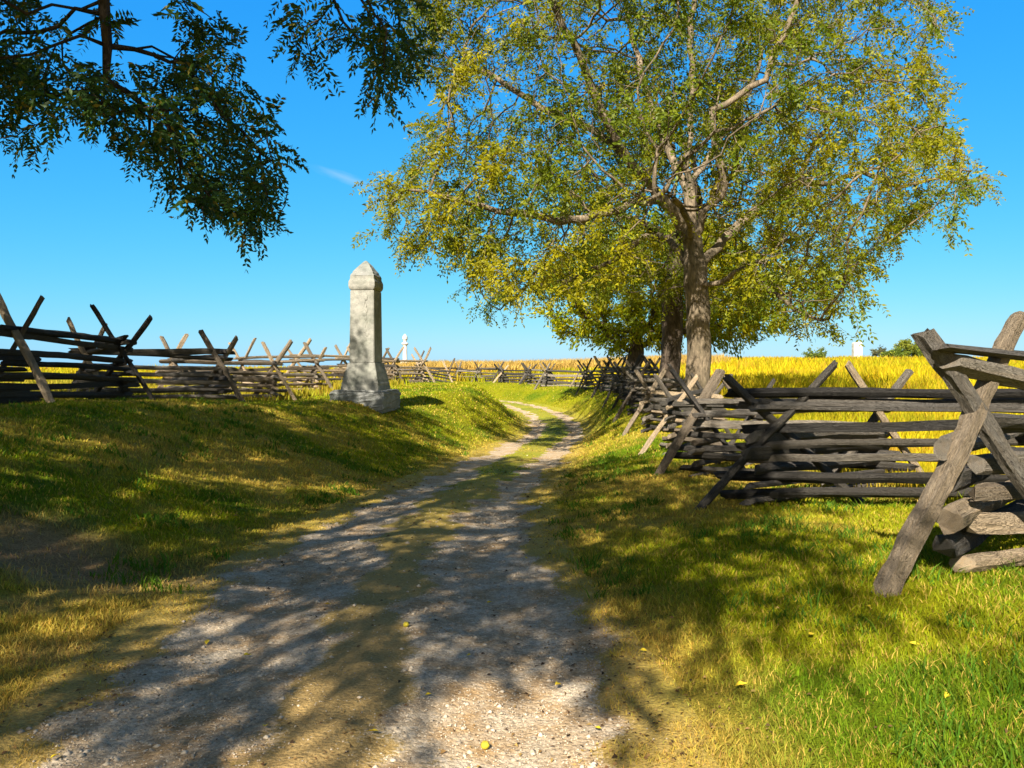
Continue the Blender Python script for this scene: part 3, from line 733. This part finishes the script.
def leaf_quads(P, dirs, ln, wd, r, droop=.35):
    """pointed leaves: 4-vert folded diamonds. P (N,3), dirs (N,3) unit"""
    N = len(P); d = dirs + r.normal(0, .25, (N, 3)); d[:, 2] -= droop * r.random(N); d /= np.linalg.norm(d, axis=1)[:, None]
    u = r.normal(0, 1, (N, 3)); u[:, 2] *= .5; s = np.cross(d, u); s /= np.linalg.norm(s, axis=1)[:, None] + 1e-9
    nn = np.cross(s, d)
    L = ln[:, None]; W = wd[:, None]
    V = np.stack([P, P + d * L * .45 + s * W * .5 + nn * W * .12, P + d * L, P + d * L * .45 - s * W * .5 + nn * W * .12], 1).reshape(-1, 3)
    return V, np.arange(N * 4).reshape(N, 4)

def make_polyline(nodes, parent, start, pts, step):
    """adds a guided limb; returns the last index"""
    cur = start; p = np.array(nodes[start], float)
    r = np.random.default_rng(len(nodes))
    for q in pts:
        q = np.array(q, float); L = np.linalg.norm(q - p); k = max(1, int(round(L / step)))
        p0 = p.copy()
        for j in range(1, k + 1):
            v = p0 + (q - p0) * j / k + (r.normal(0, .10 * step, 3) if j < k else 0)
            nodes.append(v); parent.append(cur); cur = len(nodes) - 1
        p = q
    return cur

def ellipsoid_pts(N, c, rx, ry, rz, r, shell=.55):
    v = r.normal(0, 1, (N, 3)); v /= np.linalg.norm(v, axis=1)[:, None]
    q = r.random(N) ** (1 / 3) * (1 - shell) + shell * r.random(N) ** .2
    return np.array(c) + v * q[:, None] * np.array([rx, ry, rz])
def in_poly(px, py_, poly):
    inside = np.zeros(len(px), bool); j = len(poly) - 1
    for i in range(len(poly)):
        xi, yi = poly[i]; xj, yj = poly[j]
        c = ((yi > py_) != (yj > py_)) & (px < (xj - xi) * (py_ - yi) / (yj - yi + 1e-9) + xi); inside ^= c; j = i
    return inside

def build_tree(name, label, base, P, par, tip, expo, trunk_r, mbark, leafspec, group=None, flare=.35, cat='tree', seed=1):
    ch, r = skeleton(P, par, tip, expo)
    # trunk radius blend: guided trunk keeps its real size near the ground
    root = tag(empty(name, base), label, cat, group)
    h = P[:, 2] - base[2]
    k = trunk_r / r[0]
    r = r * np.clip(k, .3, 3) ** np.clip((r / r[0]) ** .5, 0, 1)
    r = r * (1 + flare * np.exp(-np.maximum(h, 0) / .55) * (np.hypot(P[:, 0] - base[0], P[:, 1] - base[1]) < 1.2))
    V, Fc = tubes(P, par, ch, r, .06, seed)
    me = to_mesh('trunk', [v - Vector(base) for v in V], Fc, mbark)
    me.polygons.foreach_set('use_smooth', np.ones(len(me.polygons), bool)); link('trunk', me, None, root)
    return root, ch, r

def add_twigs(P, par, r, rmax, n, L, step, rr, droop=.1, bend=.9, cond=None):
    ids = np.where((r < rmax) & (par >= 0))[0]
    if cond is not None: ids = ids[cond[ids]]
    newP, newpar = [], []
    base = len(P)
    for i in ids:
        D = P[i] - P[par[i]]; D = D / (np.linalg.norm(D) + 1e-9)
        for _ in range(rr.poisson(n)):
            v = D + rr.normal(0, bend, 3); v /= np.linalg.norm(v); p = P[i]; pr = i
            for j in range(max(1, int(round(rr.uniform(.5, 1.2) * L / step)))):
                v = v + rr.normal(0, .22, 3) + np.array([0, 0, -droop]); v /= np.linalg.norm(v)
                p = p + v * step; newP.append(p); newpar.append(pr); pr = base + len(newP) - 1
    if not newP: return P, par
    return np.vstack([P, np.array(newP)]), np.concatenate([par, np.array(newpar, int)])

def leaf_sites(P, par, r, rmax, per, rr, spread):
    ids = np.where((r < rmax) & (par >= 0))[0]
    ids = np.repeat(ids, per)
    u = rr.random(len(ids))[:, None]
    Q = P[ids] * u + P[par[ids]] * (1 - u) + rr.normal(0, spread, (len(ids), 3))
    D = P[ids] - P[par[ids]]; D /= np.linalg.norm(D, axis=1)[:, None] + 1e-9
    return Q, D, ids

def fb3(Q, s, k): return fbm(Q[:, 0] * k + Q[:, 1] * k * .7, Q[:, 2] * k + Q[:, 1] * k * .4, s, 3)

# ---- the great tree beside the right fence
TD = 24.0; TX = 5.86; zt_ = H(TX, TD); tb = (TX, TD, zt_)
def T(px, py_, dd=0): d = TD + dd; return ((px - 512) / F * d, d, CAM_H - (py_ - HY) / F * d)
nodes = [np.array((TX, TD, zt_ - .3))]; parent = [-1]
st0 = .45
tr = make_polyline(nodes, parent, 0, [(TX, TD, zt_ + .2), T(699, 340), T(697, 300), T(695, 268)], st0)
fork = tr
up = make_polyline(nodes, parent, fork, [T(692, 240, .1), T(690, 198, .3), T(688, 150, .2), T(693, 90, .5), T(690, 20, .3), T(700, -60, .5)], st0)
iu = [i for i in range(len(nodes))]
def near(px, py_, dd=0):
    q = np.array(T(px, py_, dd)); return int(np.argmin([np.linalg.norm(v - q) for v in nodes]))
make_polyline(nodes, parent, near(693, 246), [T(671, 208, -.4), T(637, 170, -1), T(610, 130, -1.5), T(585, 70, -2), T(557, 12, -2.5), T(540, -40, -3)], st0)
make_polyline(nodes, parent, near(625, 152, -1.2), [T(590, 128, -1), T(550, 112, -.6), T(487, 72, 0), T(440, 70, .5)], st0)
make_polyline(nodes, parent, near(660, 197, -.6), [T(633, 201, -1.4), T(607, 213, -2.2), T(560, 222, -3), T(480, 205, -3.6), T(410, 190, -4)], st0)
make_polyline(nodes, parent, near(693, 262), [T(668, 238, 1), T(646, 236, 2), T(610, 262, 3), T(570, 280, 3.6), T(530, 283, 3.8), T(500, 310, 4)], st0)
make_polyline(nodes, parent, near(692, 235), [T(712, 204, -.6), T(725, 185, -1), T(715, 150, -1.2), T(712, 110, -1), T(766, 80, -1.5), T(774, 50, -1.6), T(798, 0, -2), T(820, -50, -2)], st0)
make_polyline(nodes, parent, near(695, 268), [T(718, 248, .8), T(738, 225, 1.6), T(770, 200, 2.2), T(798, 182, 2.6), T(815, 140, 3), T(845, 100, 3), T(890, 60, 3.5)], st0)
make_polyline(nodes, parent, near(798, 182, 2.6), [T(830, 184, 2), T(862, 172, 1.6), T(900, 188, 1.2), T(940, 178, .8), T(978, 180, .4)], st0)
make_polyline(nodes, parent, near(696, 285), [T(720, 283, -.8), T(745, 268, -1.8), T(758, 280, -2.4), T(790, 305, -3), T(820, 320, -3.6)], st0)
make_polyline(nodes, parent, near(690, 200), [T(660, 130, 2), T(640, 70, 3.4), T(625, 0, 4.2), T(610, -60, 5)], st0)
make_polyline(nodes, parent, near(690, 180), [T(735, 120, 2.4), T(760, 60, 3.4), T(790, -20, 4.5)], st0)
make_polyline(nodes, parent, near(692, 245), [T(690, 225, -1.6), T(680, 205, -3.2), T(665, 190, -4.6), T(650, 200, -5.6)], st0)
rr_ = np.random.default_rng(21)
att = ellipsoid_pts(9000, (T(680, 0)[0], TD, 8.6), 10.2, 8.2, 9.2, rr_, .3)
pxx = 512 + F * att[:, 0] / att[:, 1]; pyy = HY - F * (att[:, 2] - CAM_H) / att[:, 1]
poly = [(330, -400), (395, -20), (425, 60), (440, 110), (395, 160), (362, 190), (368, 235), (400, 262), (440, 250), (470, 290), (500, 310), (560, 285), (600, 300), (640, 290), (690, 310), (740, 300), (790, 330), (868, 325), (862, 285), (900, 245), (905, 225), (975, 215), (995, 175), (955, 150), (975, 110), (940, 60), (965, -20), (1000, -400)]
keep = in_poly(pxx, pyy, poly)
# airy windows of sky between the main sprays
wnd = (fb3(att, 5, .33) > .385) & (rr_.random(len(att)) < np.interp(pxx, [780, 860, 1000], [1, .7, .6]))
front = (np.abs(pxx - 694) < 34) & (pyy > 165) & (att[:, 1] < TD + 1.0)
att = att[keep & wnd & ~front & (att[:, 2] < 17)]
P, par = colonize(nodes, parent, att, 2.2, .60, .38, 90, .03, .3, 3)
ch, r = skeleton(P, par, .010, 2.25)
P, par = add_twigs(P, par, r, .045, .9, .75, .25, np.random.default_rng(5), .07)
root, ch, r = build_tree('shade_tree', 'huge spreading tree with pale trunk and yellow green leaves by the right fence', tb, P, par, .0068, 2.3, .37, m_bark, None, seed=3)
def feathery(Q, D, r_, npair, lmin, lmax, wf=.42, spread=.7, droop=.3):
    N = len(Q); D = D + r_.normal(0, spread, (N, 3)); D[:, 2] -= droop; D /= np.linalg.norm(D, axis=1)[:, None]
    LL = r_.uniform(lmin, lmax, N)
    S = np.cross(D, r_.normal(0, .6, (N, 3)) + np.array([0, 0, 1])); S /= np.linalg.norm(S, axis=1)[:, None]
    q_, d_, l_ = [], [], []
    for i in range(npair):
        u = .15 + .8 * i / max(npair - 1, 1); c = Q + D * (LL * u)[:, None] + np.array([0, 0, -1]) * (LL * .3 * u * u)[:, None]
        for sg in (-1, 1):
            v = S * sg + D * .6 + np.array([0, 0, -.3]); v /= np.linalg.norm(v, axis=1)[:, None]
            q_.append(c); d_.append(v); l_.append(LL * .40)
    q_ = np.vstack(q_); d_ = np.vstack(d_); l_ = np.concatenate(l_) * r_.uniform(.7, 1.2, len(q_))
    V, Fc = leaf_quads(q_, d_, l_, l_ * wf, r_, .3)
    return V, Fc, np.tile(np.arange(N), npair * 2)
Q, D, ids = leaf_sites(P, par, r, .020, 5, rr_, .10)
dens = rr_.random(len(Q)) < np.clip(.55 + 6.0 * (fb3(Q, 15, .5) - .478), .05, 1) * np.interp(512 + F * Q[:, 0] / Q[:, 1], [360, 520, 600, 780, 860, 1000], [.9, 1, 1, 1, .8, .75])
lpx = 512 + F * Q[:, 0] / Q[:, 1]; lpy = HY - F * (Q[:, 2] - CAM_H) / Q[:, 1]
dens &= ~((np.abs(lpx - 694) < 28) & (lpy > 150) & (Q[:, 1] < TD + .3) & (rr_.random(len(Q)) < .9))
Q, D = Q[dens], D[dens]
ty = np.clip((fb3(Q, 8, .35) - .42) * 4.0, 0, 1); jr = rr_.normal(0, .16, len(Q))
mixy = np.clip(.11 + .75 * ty + jr, 0, 1)[:, None]
base_c = (np.array((.115, .165, .008)) * (1 - mixy) + np.array((.34, .30, .006)) * mixy) * rr_.uniform(.75, 1.25, (len(Q), 1))
V, Fc, own = feathery(Q, D, rr_, 4, .20, .36)
link('leaves', np_mesh('leaves', V - np.array(tb), Fc, 4, np.repeat(base_c[own], 4, 0)), m_leaf, root)
print('main tree', len(P), len(Q))

def bushy(name, label, base, trunk_h, tr_r, crown_c, rx, ry, rz, natt, mbark, pal, seed, leaves=14, lsz=.16, sky=.3, step=.45, group=None, trunk_lean=(0, 0), low=None, lmax=.03):
    r_ = np.random.default_rng(seed); nodes = [np.array((base[0], base[1], base[2] - .25))]; parent = [-1]
    tp = (base[0] + trunk_lean[0], base[1] + trunk_lean[1], base[2] + trunk_h)
    make_polyline(nodes, parent, 0, [(base[0], base[1], base[2] + .2), tp], step)
    a = ellipsoid_pts(natt, crown_c, rx, ry, rz, r_, .4); a = a[fb3(a, seed, .45) > sky]
    if low is not None: a = a[a[:, 2] > low]
    P, par = colonize(nodes, parent, a, 2.8, step * 1.6, step, 70, .02, .3, seed)
    ch, r = skeleton(P, par, .010, 2.25); P, par = add_twigs(P, par, r, .04, .9, .7, .25, r_, .07)
    root, ch, r = build_tree(name, label, base, P, par, .010, 2.25, tr_r, mbark, None, group, seed=seed)
    Q, D, ids = leaf_sites(P, par, r, lmax, leaves, r_, step * .4)
    t = np.clip((fb3(Q, seed + 3, .5) - .35) * 3.5, 0, 1); j = r_.random(len(Q))
    c = np.where((j < t)[:, None], np.array(pal[0]), np.array(pal[1])) * r_.uniform(.65, 1.35, (len(Q), 1))
    V, Fc = leaf_quads(Q, D, r_.uniform(.7, 1.3, len(Q)) * lsz, r_.uniform(.35, .55, len(Q)) * lsz, r_, .7)
    link('leaves', np_mesh('leaves', V - np.array(base), Fc, 4, np.repeat(c, 4, 0)), m_leaf, root)
    print(name, len(P), len(Q)); return root
G2 = 'trees along the right fence'
root['group'] = G2
x2, y2 = (668 - 512) / F * 28, 28.0
bushy('shade_tree', 'dark trunked tree standing just behind the pale trunk of the huge tree', (x2, y2, H(x2, y2)), 5.4, .37, (x2 - .6, y2 + 1.2, 9.6), 5.0, 4.5, 3.8, 600, m_bark2, ((.28, .24, .008), (.09, .13, .008)), 33, 10, .16, .42, .45, G2, (.3, 0), 6.3)
x3, y3 = (632 - 512) / F * 42, 42.0
bushy('shade_tree', 'smaller lime yellow tree with low crown farther along the right fence', (x3, y3, H(x3, y3)), 2.6, .42, (8.1, 42.5, 5.9), 7.6, 5.0, 4.2, 1700, m_bark2, ((.42, .39, .006), (.23, .28, .008)), 41, 26, .22, .30, .5, G2, (.3, .2), 3.0)

# ---- the walnut whose crown hangs over the camera from the left bank
def hang(px, py_, d): return ((px - 512) / F * d, d, CAM_H - (py_ - HY) / F * d)
bx, by = -6.6, -2.4; bz = H(bx, by); tb = (bx, by, bz)
nodes = [np.array((bx, by, bz - .3))]; parent = [-1]
tr = make_polyline(nodes, parent, 0, [(bx, by, bz + .2), (bx + .1, by, bz + 2.5), (bx + .2, by + .1, bz + 4.2)], .4)
make_polyline(nodes, parent, tr, [(-5.0, 2.6, 6.8), (-4.7, 5.0, 7.6), (-4.4, 7.0, 7.1), hang(108, -60, 8.0), hang(104, 0, 8.1), hang(106, 80, 8.2)], .35)
make_polyline(nodes, parent, tr, [(-4.4, .2, 6.5), (-2.8, -.6, 7.6), (-1.4, -1.5, 8.2)], .4)
make_polyline(nodes, parent, tr, [(-4.2, 1.4, 7.2), (-3.0, 4.5, 7.6), (-2.2, 6.5, 7.0), hang(330, -50, 8.6)], .4)
make_polyline(nodes, parent, tr, [(-6.5, -.4, 7.0), (-8, -2, 8.6)], .4)
make_polyline(nodes, parent, tr, [(-7, 1, 6.8), (-8, 4, 7.6)], .4)
make_polyline(nodes, parent, tr, [(-5.2, -2, 7), (-4.2, -5, 8.6)], .4)
make_polyline(nodes, parent, tr, [(-5.4, .4, 8), (-5.0, .2, 12)], .4)
ra = np.random.default_rng(77)
att = np.vstack([ellipsoid_pts(2900, (-5.9, -.3, 9.4), 6.5, 7.3, 5.2, ra, .35),
                 ellipsoid_pts(560, (-1.7, -2.2, 7.5), 2.1, 2.7, 1.6, ra, .3)])
att = att[(att[:, 2] > 4.6)]
vis = (att[:, 1] > .5) & (np.abs(att[:, 0]) < .70 * att[:, 1] + .6) & (att[:, 2] < 2.3 + .5 * att[:, 1])
att = att[~vis]
h1 = []
polys = [([(0, 0), (75, 0), (60, 45), (52, 85), (48, 150), (22, 155), (0, 125)], 90),
         ([(72, 85), (92, 60), (98, 0), (116, 0), (128, 76), (178, 50), (188, 0), (216, 0), (230, 50), (254, 88), (272, 125), (298, 172), (295, 205), (262, 250), (240, 262), (200, 235), (175, 205), (140, 175), (112, 140), (88, 120)], 420),
         ([(-120, -60), (0, -60), (0, 120), (-60, 150), (-120, 120)], 70),
         ([(284, 0), (425, 0), (422, 40), (408, 75), (382, 100), (362, 88), (345, 38), (318, 50), (302, 68), (288, 40)], 105)]
for poly, cnt in polys:
    xs = [p[0] for p in poly]; ys = [p[1] for p in poly]
    k = 0
    while k < cnt:
        q = (ra.uniform(min(xs), max(xs)), ra.uniform(min(ys), max(ys)))
        if in_poly(np.array([q[0]]), np.array([q[1]]), poly)[0]:
            h1.append(hang(q[0], q[1] - 6, ra.uniform(7.5, 9.3))); k += 1
att = np.vstack([att, np.array(h1)])
P, par = colonize(nodes, parent, att, 2.0, .42, .26, 110, -.02, .3, 9)
ch, r = skeleton(P, par, .0065, 2.3); P, par = add_twigs(P, par, r, .03, .55, .6, .2, np.random.default_rng(6), .14)
pxx = 512 + F * P[:, 0] / np.maximum(P[:, 1], .1); pyy = HY - F * (P[:, 2] - CAM_H) / np.maximum(P[:, 1], .1)
okn = np.zeros(len(P), bool)
for poly, cnt in polys: okn |= in_poly(pxx, pyy, poly)
okn |= ~((P[:, 1] > 5) & (pyy > -20) & (pxx > -20) & (pxx < 520)); okn[:len(ch)] = True
for i in range(len(ch), len(P)): okn[i] &= okn[par[i]]
new = np.cumsum(okn) - 1; par = np.where(par >= 0, new[par], -1)[okn]; P = P[okn]
rootw, ch, r = build_tree('walnut_tree', 'dark leaved walnut tree whose drooping boughs hang in at the top left', tb, P, par, .0065, 2.3, .36, m_bark3, None, seed=9)
def walnut_leaves(P, par, r, rootw, tb, ra):
    # compound leaves
    pxx = 512 + F * P[:, 0] / np.maximum(P[:, 1], .1); pyy = HY - F * (P[:, 2] - CAM_H) / np.maximum(P[:, 1], .1)
    inview = (P[:, 1] > 5.5) & (pyy > -90) & (pxx > -150) & (pxx < 480)
    ids = np.where((r < .020) & (par >= 0))[0]
    per = np.where(inview[ids], 5, np.where((P[ids, 0] < -4.5) | (P[ids, 1] < 1), 3, 2))
    ids = np.repeat(ids, per)
    isin = inview[ids]
    inp = np.zeros(len(P), bool)
    for poly, cnt in polys: inp |= in_poly(pxx, pyy + np.interp(pyy, [0, 120, 230], [6, 14, 34]), poly)
    okp = (~inview) | inp | (pyy < -70)
    ids, isin = ids[okp[ids]], isin[okp[ids]]
    Q = P[ids] + ra.normal(0, .05, (len(ids), 3))
    D = P[ids] - P[par[ids]]; D = D / np.linalg.norm(D, axis=1)[:, None] + ra.normal(0, .75, (len(ids), 3)); D[:, 2] -= .25; D /= np.linalg.norm(D, axis=1)[:, None]
    keepm = ra.random(len(ids)) < np.where(isin, .95, .9)
    Q, D, isin = Q[keepm], D[keepm], isin[keepm]
    N = len(Q); npair = 9; LL = ra.uniform(.26, .42, N)
    S = np.cross(D, ra.normal(0, .45, (N, 3)) + np.array([0, 0, 1])); S /= np.linalg.norm(S, axis=1)[:, None]; NN = np.cross(S, D)
    Vs, Ds, Ls = [], [], []
    for i in range(npair):
        u = .18 + .8 * i / (npair - 1)
        c = Q + D * (LL * u)[:, None] + np.array([0, 0, -1]) * (LL * .30 * u * u)[:, None]
        for sg in (-1, 1):
            dv = S * sg + D * .55 + np.array([0, 0, -.28]); dv /= np.linalg.norm(dv, axis=1)[:, None]
            Vs.append(c); Ds.append(dv); Ls.append(LL * (.27 - .15 * abs(u - .5)))
    Qf = np.vstack(Vs); Df = np.vstack(Ds); Lf = np.concatenate(Ls)
    V, Fc = leaf_quads(Qf, Df, Lf, Lf * .38, ra, .12)
    cw = np.array((.034, .078, .010)) * ra.uniform(.6, 1.5, (len(Qf), 1)); yl = ra.random(len(Qf)) < .08; cw[yl] = np.array((.20, .16, .015))
    link('leaves', np_mesh('leaves', V - np.array(tb), Fc, 4, np.repeat(cw, 4, 0)), m_leafd, rootw)
walnut_leaves(P, par, r, rootw, tb, ra)
bx, by = -13.2, 6.0; tb = (bx, by, H(bx, by)); nodes = [np.array((bx, by, tb[2] - .3))]; parent = [-1]  # unseen second walnut, added to shade the left bank and the monument
tr = make_polyline(nodes, parent, 0, [(bx, by, tb[2] + .2), (bx + .2, by, tb[2] + 4)], .4)
make_polyline(nodes, parent, tr, [(-11, 7.5, 7.5), (-9, 9.5, 9)], .4); make_polyline(nodes, parent, tr, [(-12.6, 6.6, 8), (-12, 7, 12)], .4); make_polyline(nodes, parent, tr, [(-14.5, 6, 7), (-16, 6.5, 9)], .4)
att = ellipsoid_pts(2100, (-11.2, 7.8, 10), 5.8, 6.4, 4.8, ra, .35)
att = att[~((np.abs(att[:, 0]) < .70 * att[:, 1] + .9) & (att[:, 2] < 2.6 + .5 * att[:, 1])) & (att[:, 2] > 5)]
P, par = colonize(nodes, parent, att, 2.2, .45, .3, 90, 0, .3, 10)
ch, r = skeleton(P, par, .0065, 2.3); P, par = add_twigs(P, par, r, .03, .5, .6, .2, np.random.default_rng(8), .1)
rootw2, ch, r = build_tree('walnut_tree', 'unseen walnut tree added in the field beyond the left fence, only its shade reaching the bank', tb, P, par, .0065, 2.3, .36, m_bark3, None, seed=10)
walnut_leaves(P, par, r, rootw2, tb, ra)

# ---- bushes on the skyline of the field
GB = 'shrubs on the far skyline'
for (px_, w_, h_, d_, lab, pal, sd_) in [
        (815, 1.7, 1.6, 118, 'small round olive bush alone on the field skyline', ((.30, .30, .03), (.15, .20, .03)), 51),
        (880, 1.3, 2.0, 126, 'thin dusky shrub beside the white block on the skyline', ((.20, .20, .10), (.13, .15, .08)), 52),
        (895, 1.9, 2.0, 124, 'low bright green bush left of the taller skyline bush', ((.28, .30, .03), (.14, .20, .03)), 53),
        (908, 2.2, 3.6, 126, 'taller bushy green tree on the skyline behind the near stake', ((.26, .28, .03), (.12, .18, .03)), 54),
        (925, 2.4, 2.8, 128, 'broad green bush at the right end of the skyline clump', ((.28, .29, .03), (.13, .19, .03)), 55)]:
    x_, y_ = (px_ - 512) / F * d_, d_; z_ = H(x_, y_)
    bushy('bush', lab, (x_, y_, z_), .5, .10, (x_, y_, z_ + h_ * .55), w_, w_, h_ * .5, 130, m_bark2, pal, sd_, 16, .32, .25, .4, GB)

# ------------------------------------------------------------------ fallen leaves and walnut hulls on the lane
def drop(px_, py_):
    lo, hi = 2.2, 40
    for _ in range(40):
        m_ = (lo + hi) / 2; zr = CAM_H - (py_ - HY) / F * m_
        if zr > H((px_ - 512) / F * m_, m_): lo = m_
        else: hi = m_
    return (px_ - 512) / F * lo, lo
m_fl, n, l, b = mat('fallen_leaf_mat'); tc = n.new('ShaderNodeTexCoord'); t = noise(n, l, tc.outputs['Object'], 30, 3); r = ramp(n, [(.3, (.45, .28, .02)), (.7, (.75, .58, .03))]); l.new(t.outputs['Fac'], r.inputs[0]); l.new(r.outputs[0], b.inputs['Base Color'])
m_hull, n, l, b = mat('walnut_hull_mat'); tc = n.new('ShaderNodeTexCoord'); t = noise(n, l, tc.outputs['Object'], 40, 3); r = ramp(n, [(.35, (.26, .20, .02)), (.7, (.58, .48, .04))]); l.new(t.outputs['Fac'], r.inputs[0]); l.new(r.outputs[0], b.inputs['Base Color'])
lv = []
Lp = [(0, 0, 0), (.018, .012, .006), (.026, .035, .012), (.020, .060, .006), (0, .085, -.002), (-.020, .060, .008), (-.026, .035, .014), (-.018, .012, .005), (0, .03, .0), (0, .06, .002), (0, -.02, .002)]
Lf_ = [(0, 1, 8), (1, 2, 8), (2, 3, 9, 8), (3, 4, 9), (4, 5, 9), (5, 6, 8, 9), (6, 7, 8), (7, 0, 8), (0, 10, 1)]
me_leaf = to_mesh('fallen_leaf', Lp, Lf_, m_fl)
bm = bmesh.new(); bmesh.ops.create_icosphere(bm, subdivisions=2, radius=.020)
for v in bm.verts: v.co *= 1 + random.uniform(-.06, .06); v.co.z *= .92
me_hull = bpy.data.meshes.new('walnut_hull'); bm.to_mesh(me_hull); bm.free(); me_hull.materials.append(m_hull)
for px_, py_ in [(406, 629), (485, 752)]:
    x_, y_ = drop(px_, py_); o = link('walnut_hull', me_hull); o.location = (x_, y_, H(x_, y_) + .03)
    tag(o, 'round yellow walnut hull lying ' + ('on the dry middle strip of the lane' if py_ < 700 else 'at the bottom edge of the lane'), 'walnut', 'fallen walnut hulls')
leafspots = [(208, 645), (90, 712), (265, 733), (330, 608), (487, 607), (368, 738), (560, 690), (918, 650), (985, 668), (810, 640), (950, 700), (745, 690), (870, 612), (640, 655), (50, 766), (250, 660), (430, 700), (470, 660), (525, 560), (600, 735)]
for i, (px_, py_) in enumerate(leafspots):
    x_, y_ = drop(px_, py_); o = link('fallen_leaf', me_leaf); o.location = (x_, y_, H(x_, y_) + .03)
    s_ = random.uniform(.35, .62); o.scale = (s_, s_, s_ * random.uniform(.6, 1.6)); o.rotation_euler = (random.uniform(-.4, .4), random.uniform(-.4, .4), random.uniform(0, 6.28))
    tag(o, 'small yellow leaf fallen on the lane or its grassy verge', 'leaf', 'fallen yellow leaves')
print('objects', len(bpy.data.objects))
